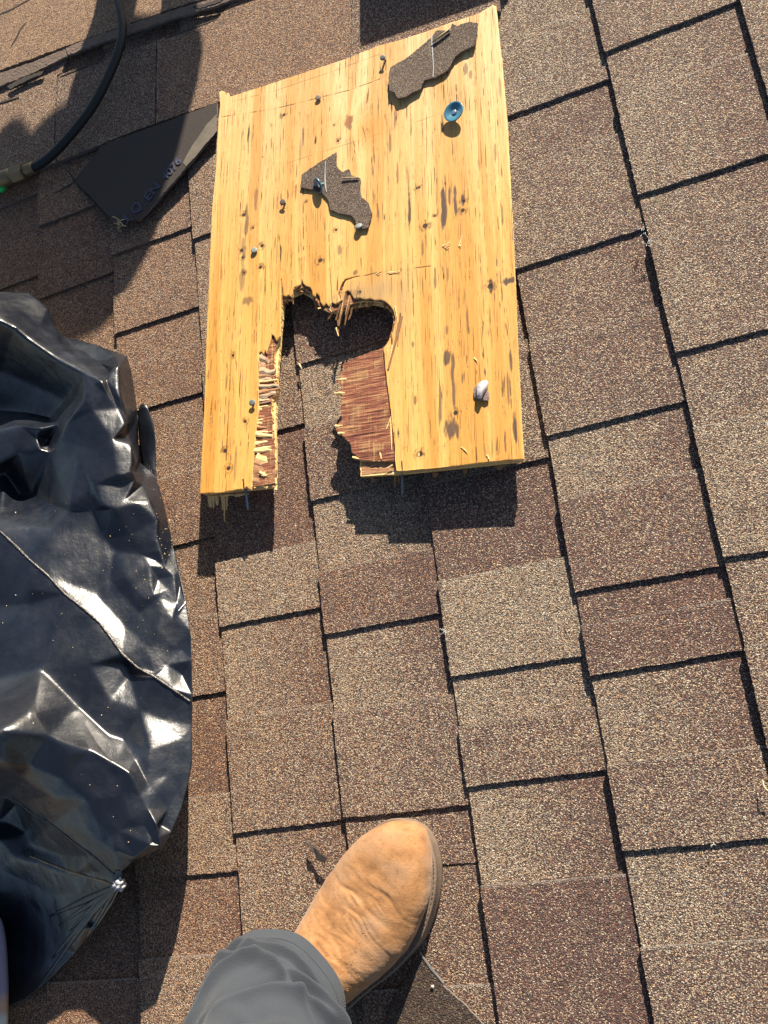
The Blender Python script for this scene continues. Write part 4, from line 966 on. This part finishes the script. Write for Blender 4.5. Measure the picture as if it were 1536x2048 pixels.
# sawdust crumbs scattered on and beside the bag
bmx = bmesh.new(); rs = random.Random(77)
def crumb(p, s_):
    vs_ = [bmx.verts.new(p + Vector((rs.uniform(-1, 1), rs.uniform(-1, 1), rs.uniform(-.6, .6))) * s_) for _ in range(4)]
    for f in ((0, 1, 2), (0, 3, 1), (1, 3, 2), (2, 3, 0)): bmx.faces.new([vs_[q] for q in f])
for _ in range(130):
    x = rs.gauss(300, 55) if rs.random() < .55 else rs.uniform(5, 370); y = rs.gauss(1150, 70) if rs.random() < .5 else rs.uniform(960, 1740)
    if x < 375 and x > 0: crumb(onbag(x, y, .0005), rs.uniform(.0004, .0011))
for _ in range(40):
    x = rs.gauss(332, 12); y = rs.uniform(960, 1130); crumb(onbag(x, y, .0005) if x < 320 + (y - 960) * .2 else G(x, y, .008), rs.uniform(.0006, .0016))
o = bm_obj('sawdust', bmx, plain('sawdust', (.72, .52, .25), .8), None); tag(o, 'pale yellow sawdust crumbs sprinkled over the black bag', 'sawdust', kind='stuff')
bmx = bmesh.new()
for _ in range(110):
    x, y = (rs.uniform(560, 700), rs.uniform(690, 1080)) if rs.random() < .45 else ((rs.uniform(400, 880), rs.uniform(960, 1500)) if rs.random() < .6 else (rs.uniform(1000, 1500), rs.uniform(50, 1900)))
    crumb(G(x, y, .0005), rs.uniform(.0005, .0013))
o = bm_obj('wood_crumbs', bmx, plain('crumb_wood', (.45, .33, .20), .8), None); tag(o, 'loose crumbs of rotten wood and grit lying on the shingles', 'crumbs', kind='stuff')
# small black fold at the bag's right side, its dark shadow modelled with it
fold_shade_rows = [[(276, 812, .02), (288, 806, .022), (296, 812, .02)], [(277, 850, .012), (296, 838, .020), (310, 858, .014)], [(279, 890, .006), (298, 880, .012), (312, 895, .006)], [(286, 935, .006), (300, 930, .010), (311, 930, .006)], [(300, 960, .006), (308, 965, .008), (316, 972, .006)]]
V = [tuple(G(*p)) for r_ in fold_shade_rows for p in r_]; F = [(i * 3 + j, i * 3 + j + 1, i * 3 + j + 4, i * 3 + j + 3) for i in range(4) for j in range(2)]
o = under(mesh_obj('fold_and_shade', V, F, M_BAG, None, True), bag); m = o.modifiers.new('s', 'SUBSURF'); m.levels = m.render_levels = 2; m = o.modifiers.new('t', 'SOLIDIFY'); m.thickness = .0006

# ---------------------------------------------------------------- air hose with fitting
M_RUB = plain('black_rubber', (.009, .010, .011), .55, 0, var=.2)
hp = [(205, -90, .03), (226, -30, .03), (240, 20, .030), (245, 60, .028), (238, 100, .026), (218, 150, .024), (190, 205, .022), (158, 250, .021), (122, 292, .020), (92, 320, .019), (66, 336, .019)]
cat = []
def cr_spline(P, n):
    out = []; P = [Vector(p) for p in P]; P = [P[0] * 2 - P[1]] + P + [P[-1] * 2 - P[-2]]
    for k in range(1, len(P) - 2):
        for q in range(n):
            t_ = q / n; a, b, c, d = P[k - 1:k + 3]
            out.append(.5 * ((2 * b) + (c - a) * t_ + (2 * a - 5 * b + 4 * c - d) * t_ ** 2 + (3 * b - a - 3 * c + d) * t_ ** 3))
    out.append(P[-2]); return out
hose = empty('air_hose', G(150, 250, 0)); bpy.context.view_layer.update()
tag(hose, 'black rubber air hose with a brass fitting curving across the shaded shingles', 'hose')
HP = cr_spline([G(*p) for p in hp], 10)
under(tubemesh('hose_tube', HP, .0068, M_RUB, 18, 0.02), hose)
M_BRASS = plain('worn_brass', (.22, .16, .08), .5, .5, bump=.5, bscale=300)
def along(name, p, q, prof, mat, parent, seg=20):
    bmx = bmesh.new(); d = q - p; Mx = Matrix.Translation(p) @ d.to_track_quat('Z', 'Y').to_matrix().to_4x4(); L = d.length
    lathe(bmx, [(r_, z_ * L) for r_, z_ in prof], seg, Mx); return under(bm_obj(name, bmx, mat, None, seg > 8), parent)
a_, b_ = G(68, 335, .019), G(-30, 372, .018)
along('ferrule', a_, a_.lerp(b_, .18), [(0, 0), (.0085, 0), (.0092, .1), (.0092, .9), (.0085, 1), (0, 1)], M_BRASS, hose)
along('hex_nut', a_.lerp(b_, .18), a_.lerp(b_, .42), [(0, 0), (.0125, 0), (.0135, .08), (.0135, .92), (.0125, 1), (0, 1)], M_BRASS, hose, 6)
along('coupler', a_.lerp(b_, .42), b_, [(0, 0), (.011, 0), (.0125, .1), (.0125, .35), (.0105, .4), (.0105, .6), (.013, .66), (.013, 1), (0, 1)], M_BRASS, hose)
bmx = bmesh.new(); lathe(bmx, [(0, .004), (.004, .003), (.0062, 0), (.0055, -.004), (0, -.004)], 20, Matrix.Translation(G(3, 377, .014)))
M_GRN = plain('green_plastic', (.01, .55, .10), .25); under(bm_obj('green_button', bmx, M_GRN, None, True), hose)

# ---------------------------------------------------------------- the person's foot: boot and trouser leg
person = empty('person', (-.49, -.19, 0)); bpy.context.view_layer.update()
tag(person, 'person standing on the roof, seen as one tan suede boot under a grey trouser leg', 'person')
T0 = Vector((-.367, -.046)); FU = Vector((.70, .714)); FN = Vector((.714, -.70))
def foot(s_, n_, z_): # s behind the toe, n to the right of the tip line
    p = T0 - FU * s_ + FN * n_; return Vector((p.x, p.y, z_))
# right / left half outlines (s, n) measured from the photo
RO = [(0, .0), (.004, .016), (.012, .028), (.024, .040), (.045, .053), (.07, .062), (.095, .066), (.13, .062), (.165, .052), (.20, .044), (.23, .041), (.26, .036), (.282, .022), (.29, .0)]
LO = [(0, .0), (.004, -.018), (.012, -.030), (.024, -.039), (.045, -.047), (.07, -.051), (.095, -.052), (.13, -.048), (.165, -.043), (.20, -.038), (.23, -.036), (.26, -.033), (.282, -.020), (.29, .0)]
def ip(tab, s_): return float(np.interp(s_, [a for a, _ in tab], [b for _, b in tab]))
ZT = [(0, .030), (.006, .044), (.016, .054), (.035, .062), (.06, .066), (.09, .070), (.12, .080), (.15, .097), (.18, .120), (.21, .130), (.25, .115), (.275, .10), (.29, .08)]
M_SOLE = plain('pale_rubber_welt', (.16, .115, .085), .7, bump=.7, bscale=500, var=.3)
def loft_foot():
    bmx = bmesh.new(); rings = []
    for s_ in [.0015, .004, .008, .014, .022, .032, .045, .06, .08, .10, .12, .14, .16, .18, .20, .22, .24, .26, .275, .285, .289]:
        a, b = ip(RO, s_) - .0055, ip(LO, s_) + .0065
        if a - b < .01: a, b = .005, -.005
        zt_ = ip(ZT, s_); zb = .014; ring = []
        for q in range(28):
            th = 2 * math.pi * q / 28; cx_, sy_ = math.cos(th), math.sin(th)
            ex_ = .80; px_ = math.copysign(abs(cx_) ** ex_, cx_); pz_ = math.copysign(abs(sy_) ** (.9 if sy_ > 0 else .6), sy_)
            zz = (zt_ + zb) / 2 * 1.0 + (zt_ - zb) / 2 * pz_
            narrow = 1 - .30 * max(0, (zz - .05) / .09) * min(1, s_ / .1) if zz > .05 else 1
            ring.append(bmx.verts.new(foot(s_, (a + b) / 2 + (a - b) / 2 * px_ * narrow, zz)))
        rings.append(ring)
    for r1, r2 in zip(rings, rings[1:]):
        for q in range(28): bmx.faces.new((r1[q], r1[(q + 1) % 28], r2[(q + 1) % 28], r2[q]))
    bmx.faces.new(rings[0]); bmx.faces.new(rings[-1][::-1])
    # shaft
    rings = []
    for k, (z_, s_, rx, ry) in enumerate([(.05, .212, .046, .060), (.09, .208, .043, .058), (.12, .208, .043, .056), (.15, .212, .045, .055)]):
        ring = [bmx.verts.new(foot(s_ + ry * math.sin(2 * math.pi * q / 28), .006 + rx * math.cos(2 * math.pi * q / 28), z_)) for q in range(28)]; rings.append(ring)
    for r1, r2 in zip(rings, rings[1:]):
        for q in range(28): bmx.faces.new((r1[q], r1[(q + 1) % 28], r2[(q + 1) % 28], r2[q]))
    bmx.faces.new(rings[0][::-1]); bmx.faces.new(rings[-1])
    bmesh.ops.recalc_face_normals(bmx, faces=bmx.faces)
    me = bpy.data.meshes.new('b'); bmx.to_mesh(me); bmx.free(); o = bpy.data.objects.new('b', me); C.objects.link(o)
    m = o.modifiers.new('r', 'REMESH'); m.mode = 'VOXEL'; m.voxel_size = .0013
    m = o.modifiers.new('s', 'SMOOTH'); m.factor = .6; m.iterations = 30
    bpy.context.view_layer.update(); me2 = bpy.data.meshes.new_from_object(o.evaluated_get(bpy.context.evaluated_depsgraph_get())); bpy.data.objects.remove(o); return me2
me = loft_foot()
n = len(me.vertices); co = np.zeros(n * 3, np.float32); me.vertices.foreach_get('co', co); co = co.reshape(-1, 3)
nr = np.array([v_.normal[:] for v_ in me.vertices])
rel = co[:, :2] - np.array(T0); S_ = -(rel @ np.array(FU)); N_ = rel @ np.array(FN)
# flex creases across the vamp, curved, fading to the sides and toe
cr1 = np.zeros(n)
rcx = random.Random(12)
for k in range(34):
    s0 = .060 + k * .0040 + rcx.uniform(-.002, .002); bow = rcx.uniform(-.25, .35); c0 = rcx.uniform(-.008, .024); wd = rcx.uniform(.010, .034); amp = rcx.uniform(.0004, .0010)
    line_s = s0 + bow * (N_ - .005) * .35 + 4 * (N_ - .005) ** 2 + .0015 * np.sin(N_ * 160 + k)
    cr1 -= amp * np.exp(-((S_ - line_s) / (.0010 + .0006 * (k % 3))) ** 2) * np.exp(-((N_ - c0) / wd) ** 2)
cr1 += .0016 * (fbm(S_ * 60, N_ * 28, 15) - .5) + .0010 * (fbm(S_ * 170 + 5, N_ * 60, 16) - .5) * (S_ > .05)
cr1 *= np.clip((co[:, 2] - .018) / .02, 0, 1)
co = co + nr * cr1[:, None]; me.vertices.foreach_set('co', co.astype(np.float32).ravel()); me.update()
t = NT('tan_suede'); o_ = t.obj(); n1 = t.noise(o_, 45, 4, .6); n2 = t.noise(o_, 900, 3, .6); n3 = t.noise(o_, 22, 3)
c = t.ramp(n1, [(.3, (.20, .098, .040)), (.5, (.30, .150, .062)), (.7, (.35, .195, .095))])
c = t.mix(t.mr(n3, .5, .7, 0, .55), c, (.25, .17, .115)); n5 = t.noise(o_, 160, 4, .7); c = t.mix(t.mr(n5, .56, .70, 0, .5), c, (.15, .07, .03)); c = t.mix(t.mr(n5, .28, .40, .35, 0), c, (.48, .29, .15)); sp_ = t.voro(o_, 130); c = t.mix(t.mr(sp_.outputs['Distance'], .05, .13, .45, 0), c, (.22, .10, .04))
t.col(c); t.set(Roughness=.85, Specular_IOR_Level=.2, Sheen_Weight=.15); t.nrm(t.bump(t.math('ADD', n2, t.math('MULTIPLY', t.noise(o_, 220, 4, .65), 1.4)), .5, .0008))
M_SUEDE = t.m
boot = under(fin('boot', me, M_SUEDE, None, True, None, None), person)
boot['label'] = 'tan suede pull-on work boot with creased vamp'
bmx = bmesh.new(); rb_ = random.Random(3)
bv_ = BVHTree.FromPolygons([Vector(q) for q in co.tolist()], [tuple(p.vertices) for p in me.polygons])
for _ in range(330):
    s_, n_ = rb_.gauss(.150, .028), rb_.gauss(.036, .012)
    p_ = foot(s_, n_, .3); hit = bv_.ray_cast(p_, Vector((0, 0, -1)))
    if hit[0] is None: continue
    k_ = rb_.uniform(.00035, .0011); vs_ = [bmx.verts.new(hit[0] + Vector((rb_.uniform(-1, 1), rb_.uniform(-1, 1), rb_.uniform(-.3, 1))) * k_) for _ in range(4)]
    for f in ((0, 1, 2), (0, 3, 1), (1, 3, 2), (2, 3, 0)): bmx.faces.new([vs_[q] for q in f])
o = bm_obj('mud_crumbs', bmx, plain('dry_mud', (.34, .17, .07), .9, var=.4), boot); o.matrix_parent_inverse = Matrix.Identity(4); o['kind'] = 'stuff'
def boot_child(o): o.parent = boot; o.matrix_parent_inverse = (person.matrix_world).inverted() ; return o
def outline(off, z_):
    P = [(s_, n_) for s_, n_ in RO] + [(s_, n_) for s_, n_ in LO[::-1][1:-1]]
    D = []
    m_ = len(P)
    for k in range(m_):
        a = np.array(P[k - 1]); b = np.array(P[(k + 1) % m_]); d = b - a; d = d / np.linalg.norm(d); nn = np.array([-d[1], d[0]])
        # outward: away from centre (s=.14,n=.005)
        c0 = np.array(P[k]) - np.array([.14, .006]); nn = nn if nn @ c0 > 0 else -nn
        q = np.array(P[k]) + nn * off; D.append(foot(q[0], q[1], z_))
    return D
def catloop(P, n_):
    out = []; m_ = len(P)
    for k in range(m_):
        a, b, c, d = P[k - 1], P[k], P[(k + 1) % m_], P[(k + 2) % m_]
        for q in range(n_):
            t_ = q / n_; out.append(.5 * ((2 * b) + (c - a) * t_ + (2 * a - 5 * b + 4 * c - d) * t_ ** 2 + (3 * b - a - 3 * c + d) * t_ ** 3))
    return out
bmx = bmesh.new(); rings = []
for off, z_ in [(-.010, .0), (-.005, .0), (-.0055, .002), (-.0048, .018), (-.0036, .0205), (-.0040, .0222), (-.0048, .0228), (-.008, .0228), (-.012, .0225)]:
    rings.append([bmx.verts.new(p) for p in catloop(outline(off, z_), 5)])
m_ = len(rings[0])
for r1, r2 in zip(rings, rings[1:]):
    for q in range(m_): bmx.faces.new((r1[q], r1[(q + 1) % m_], r2[(q + 1) % m_], r2[q]))
bmx.faces.new(rings[0][::-1]); bmx.faces.new(rings[-1])
sole = under(bm_obj('sole', bmx, M_SOLE, None, True), person)
sole.parent = boot; sole.matrix_parent_inverse = Matrix.Identity(4)
# welt stitches
bmx = bmesh.new(); LP = catloop(outline(-.0056, .0232), 10)
for k in range(0, len(LP) - 2, 2):
    p, q = LP[k], LP[(k + 1) % len(LP)]; d = q - p
    if d.length < 1e-5: continue
    shard(bmx, p, d, min(d.length, .0034), .0009, .0009, .9, k)
st_ = under(bm_obj('welt_stitching', bmx, plain('thread', (.12, .07, .04), .8), None, True), person); st_.parent = boot; st_.matrix_parent_inverse = Matrix.Identity(4)
# trouser leg: lofted tube from the hem up to the knee, outside the frame
t = NT('grey_work_cloth'); o_ = t.obj(); wv = t.n('ShaderNodeTexWave', wave_type='BANDS'); t.l(t.mapping(o_, (1, 1, 1), (0, 0, .6)), wv.inputs['Vector']); wv.inputs['Scale'].default_value = 260; wv.inputs['Distortion'].default_value = 1.
f1 = t.noise(o_, 30, 3); c = t.mix(f1, (.042, .049, .061), (.057, .065, .079)); c = t.mix(t.math('MULTIPLY', wv.outputs['Fac'], .4), c, (.02, .025, .036))
t.col(c); t.set(Roughness=.9, Specular_IOR_Level=.15, Sheen_Weight=.1); t.nrm(t.bump(t.math('ADD', t.math('MULTIPLY', wv.outputs['Fac'], .5), t.noise(o_, 700, 2)), .8, .0006)); M_CLOTH = t.m
cuff_c = Vector((-.492, -.186, .128)); path = [(cuff_c, .0700), (Vector((-.489, -.194, .150)), .0670), (Vector((-.483, -.207, .175)), .0650), (Vector((-.474, -.226, .205)), .0640), (Vector((-.460, -.255, .250)), .066), (Vector((-.450, -.295, .31)), .085), (Vector((-.43, -.345, .39)), .088), (Vector((-.41, -.40, .48)), .094)]
NA, NB = 150, 220; V = []; folds = []
rt = random.Random(31)
for k in range(16): folds.append((rt.uniform(-.8, 3.2), rt.uniform(.12, .60), rt.uniform(.35, .9), rt.uniform(-.10, .10), rt.uniform(.004, .010), rt.uniform(.010, .022)))
folds += [(1.9, .13, .9, .05, .013, .016), (.9, .165, .9, -.06, .014, .017), (2.5, .19, .7, .07, .013, .016), (.3, .215, .8, .06, .015, .018), (1.5, .24, .9, -.07, .015, .018), (2.2, .28, .9, .06, .015, .02), (.8, .31, .9, .08, .015, .02)]
for j in range(NB + 1):
    f_ = j / NB * (len(path) - 1); k = min(int(f_), len(path) - 2); tt_ = f_ - k; tt2 = tt_
    c0 = path[k][0].lerp(path[k + 1][0], tt2); rr_ = path[k][1] * (1 - tt2) + path[k + 1][1] * tt2; fr = j / NB
    for q in range(NA):
        th = 2 * math.pi * q / NA; disp = 0
        for (t0, f0, wt, sl, am, wf) in folds:
            dth = (th - t0 + math.pi) % (2 * math.pi) - math.pi
            x_ = (fr - f0 - sl * dth - .02 * math.sin(dth * 2.2 + f0 * 40)) / wf
            disp += .72 * am * math.exp(-(dth / wt) ** 2) * (math.exp(-(math.sqrt(x_ * x_ + .12) - .35) * 1.4) - .55 * math.exp(-(x_ + 1.6) ** 2))
        damp = min(1, max(0, (fr - .082) / .04)); disp = disp * damp + .0016 * math.sin(3 * th + 1) + .001 * math.sin(7 * th)
        tiltz = -.010 * math.cos(th - .9) * (1 - fr) + .006 * math.sin(2 * th) * (1 - fr)
        r2 = rr_ + disp
        V.append((c0.x + r2 * 1.0 * math.cos(th), c0.y + r2 * math.sin(th) * .98, c0.z + tiltz + disp * .25))
Fq = [(j * NA + q, j * NA + (q + 1) % NA, (j + 1) * NA + (q + 1) % NA, (j + 1) * NA + q) for j in range(NB) for q in range(NA)]
tr_o = under(mesh_obj('trouser_leg', V, Fq, M_CLOTH, None, True), person)
m = tr_o.modifiers.new('t', 'SOLIDIFY'); m.thickness = .0018; m.offset = -1
bmx = bmesh.new(); jr = 17
for q in range(0, NA * 2, 2):
    a = Vector(V[jr * NA + (q // 2) % NA]); b = Vector(V[jr * NA + (q // 2 + 1) % NA]); cc_ = path[0][0].copy(); cc_.z = a.z
    out = (a - cc_).normalized() * .0005; shard(bmx, a + out, b - a, (b - a).length * .62, .0006, .0006, .9, q)
hs2 = under(bm_obj('hem_stitching', bmx, plain('dark_thread', (.05, .052, .06), .9), None), person); hs2.parent = tr_o; hs2.matrix_parent_inverse = Matrix.Identity(4)
# small chip on the boot toe and dark leaf by it
def leaf(name, pts, h, mat, label, cat):
    o = prism(name, [tuple(G(a, b, h - .004 + rj.uniform(-.001, .002))) for a, b in pts], .0012, mat); tag(o, label, cat); return o
leaf('leaf_scrap', [(616, 1682), (626, 1694), (634, 1700), (640, 1708), (654, 1716), (648, 1726), (636, 1722), (630, 1708), (618, 1694)], .010, plain('dark_leaf', (.03, .022, .02), .9, var=.6), 'small dark dead leaf on the shingles left of the boot toe', 'leaf')
# dark loose shingle corner beside the heel
sh = prism('loose_shingle', [tuple(G(a, b, .0035)) for a, b in jag([(839, 1906), (862, 1936), (886, 1966), (886, 1972), (930, 2010), (985, 2070), (985, 2150), (740, 2150), (780, 2010)], 4, .8, rj)], .003, [granule_mat('dark_worn_granules', False, .35, .25, 700, .26, .0008), M_ASPH])
tag(sh, 'dark worn corner of a loose shingle on the roof beside the boot', 'shingle')
strip = strip_px('pale_edge', [(839, 1907), (850, 1920), (862, 1937), (876, 1954), (886, 1967)], .0018, .0042, plain('pale_rim', (.15, .155, .155), .8)); strip.parent = sh
bmx = bmesh.new(); bmesh.ops.create_icosphere(bmx, subdivisions=2, radius=.0017)
for v_ in bmx.verts: v_.co = Vector((v_.co.x * rj.uniform(.7, 1.2), v_.co.y * rj.uniform(.7, 1.2), v_.co.z * .5)) + G(865, 1973, .0055)
tag(bm_obj('stone_chip', bmx, plain('chip', (.6, .5, .4), .8), None), 'single pale chip resting on the dark shingle corner beside the boot', 'chip')

# pale lavender cloth reaching into the frame at the lower left
cl = []
R1 = [(-130, 1820), (-100, 1805), (-60, 1797), (-25, 1803), (-2, 1812), (8, 1830), (15, 1860), (19, 1900), (20, 1960), (19, 2040), (17, 2120), (-30, 2200)]
bmx = bmesh.new(); ctr = G(-60, 2010, .03); rings = []
for f_, dz in [(.35, -.032), (.75, -.014), (.97, 0), (.93, .006), (.78, .010), (.5, .013), (.2, .014)]:
    ring = []
    for (x, y) in R1 + [(-110, 2250), (-120, 2000)]:
        p = G(x, y, .03); q = Vector((ctr.x, ctr.y, .03)).lerp(p, f_); q.z = .03 + dz + .001 * math.sin(x * .05 + y * .03); ring.append(bmx.verts.new(q))
    rings.append(ring)
for r1, r2 in zip(rings, rings[1:]):
    for q in range(len(r1)): bmx.faces.new((r1[q], r1[(q + 1) % len(r1)], r2[(q + 1) % len(r1)], r2[q]))
bmx.faces.new(rings[-1]); bmx.faces.new(rings[0][::-1])
t = NT('lavender_cloth'); o_ = t.obj(); sx = t.n('ShaderNodeSeparateXYZ'); t.l(o_, sx.inputs[0])
yb = G(10, 1985, .03).y
fy_ = t.math('ADD', sx.outputs[1], t.math('MULTIPLY', sx.outputs[0], .3)); base_y = yb + .3 * G(10, 1985, .03).x
c = t.mix(t.mr(fy_, base_y - .010, base_y + .004, 1., 0.), (.22, .20, .28), (.42, .27, .19)); c = t.mix(t.mr(fy_, base_y - .026, base_y - .018, 1., 0.), c, (.44, .47, .42))
t.col(c); t.set(Roughness=.9); t.nrm(t.bump(t.noise(o_, 500, 3), .3, .0005))
o = bm_obj('cloth', bmx, t.m, None, True); m = o.modifiers.new('s', 'SUBSURF'); m.levels = m.render_levels = 2
tag(o, 'pale lavender fold of cloth with a peach patch beside the knotted black bag', 'cloth')

# ---------------------------------------------------------------- things beyond the top of the frame that throw the shadows
AX = Vector((-.95, -1.85, -1.0))
def castpt(px, py, h):
    g = G(px, py, .004); return g - AX * h     # the point h above the roof whose shadow falls on that spot
def skin_figure(name, joints, edges_, mat, label, cat, root=0):
    me = bpy.data.meshes.new(name); me.from_pydata([tuple(j[0]) for j in joints], edges_, [])
    o = bpy.data.objects.new(name, me); C.objects.link(o); m = o.modifiers.new('k', 'SKIN'); m.use_smooth_shade = True
    for v_, j in zip(me.skin_vertices[0].data, joints): v_.radius = (j[1], j[1]); 
    me.skin_vertices[0].data[root].use_root = True
    m = o.modifiers.new('s', 'SUBSURF'); m.levels = m.render_levels = 2
    bpy.context.view_layer.update(); me2 = bpy.data.meshes.new_from_object(o.evaluated_get(bpy.context.evaluated_depsgraph_get())); bpy.data.objects.remove(o)
    o = fin(name, me2, mat, None, True, None, None); tag(o, label, cat); return o
M_WORK = plain('worker_clothes', (.06, .07, .10), .9)
J = [(castpt(262, 330, .50), .112), (castpt(205, 425, .58), .108), (castpt(70, 400, .64), .085),     # hips, chest, shoulders
     (castpt(190, 160, .36), .055), (castpt(232, 20, .20), .042), (castpt(260, -130, .06), .042),   # leg 1
     (castpt(310, 190, .36), .06), (castpt(357, 30, .20), .030), (castpt(368, -110, .06), .030),   # leg 2
     (castpt(0, 440, .70), .075), (castpt(20, 400, .60), .05), (castpt(-20, 330, .5), .05)]
for k_ in (5, 8):
    a_ = J[k_][0]; J.append((Vector((a_.x + .02, a_.y + .04, .036)), .036)); J.append((Vector((a_.x + .03, a_.y + .20, .030)), .030))
skin_figure('worker', J, [(0, 1), (1, 2), (0, 3), (3, 4), (4, 5), (0, 6), (6, 7), (7, 8), (2, 9), (1, 10), (10, 11), (5, 12), (12, 13), (8, 14), (14, 15)], M_WORK, 'worker crouching beyond the air hose whose shadow falls on it', 'person')
# unseen box added outside the frame to cast the shadow at the top
bx = bmesh.new()
A = G(712, 30, 0); Bx_ = G(985, -70, 0); hbox = .075
base = [castpt(712, 112, hbox), castpt(1010, 10, hbox)]
e1 = (base[1] - base[0]); e1.z = 0; e2 = Vector((-e1.y, e1.x, 0)).normalized() * .16
pts = [base[0], base[1], base[1] + e2, base[0] + e2]
for z0, z1 in ((.006, hbox),):
    lo = [bx.verts.new((p.x, p.y, z0)) for p in pts]; hi = [bx.verts.new((p.x, p.y, z1)) for p in pts]
    for k in range(4): bx.faces.new((lo[k], lo[(k + 1) % 4], hi[(k + 1) % 4], hi[k]))
    bx.faces.new(hi); bx.faces.new(lo[::-1])
bmesh.ops.bevel(bx, geom=bx.edges[:], offset=.004, segments=2, affect='EDGES')
tbx = bm_obj('unseen_box', bx, plain('unseen_box_plastic', (.05, .05, .055), .5), None); tag(tbx, 'unseen dark box added beyond the top edge to cast its shadow', 'tool box')
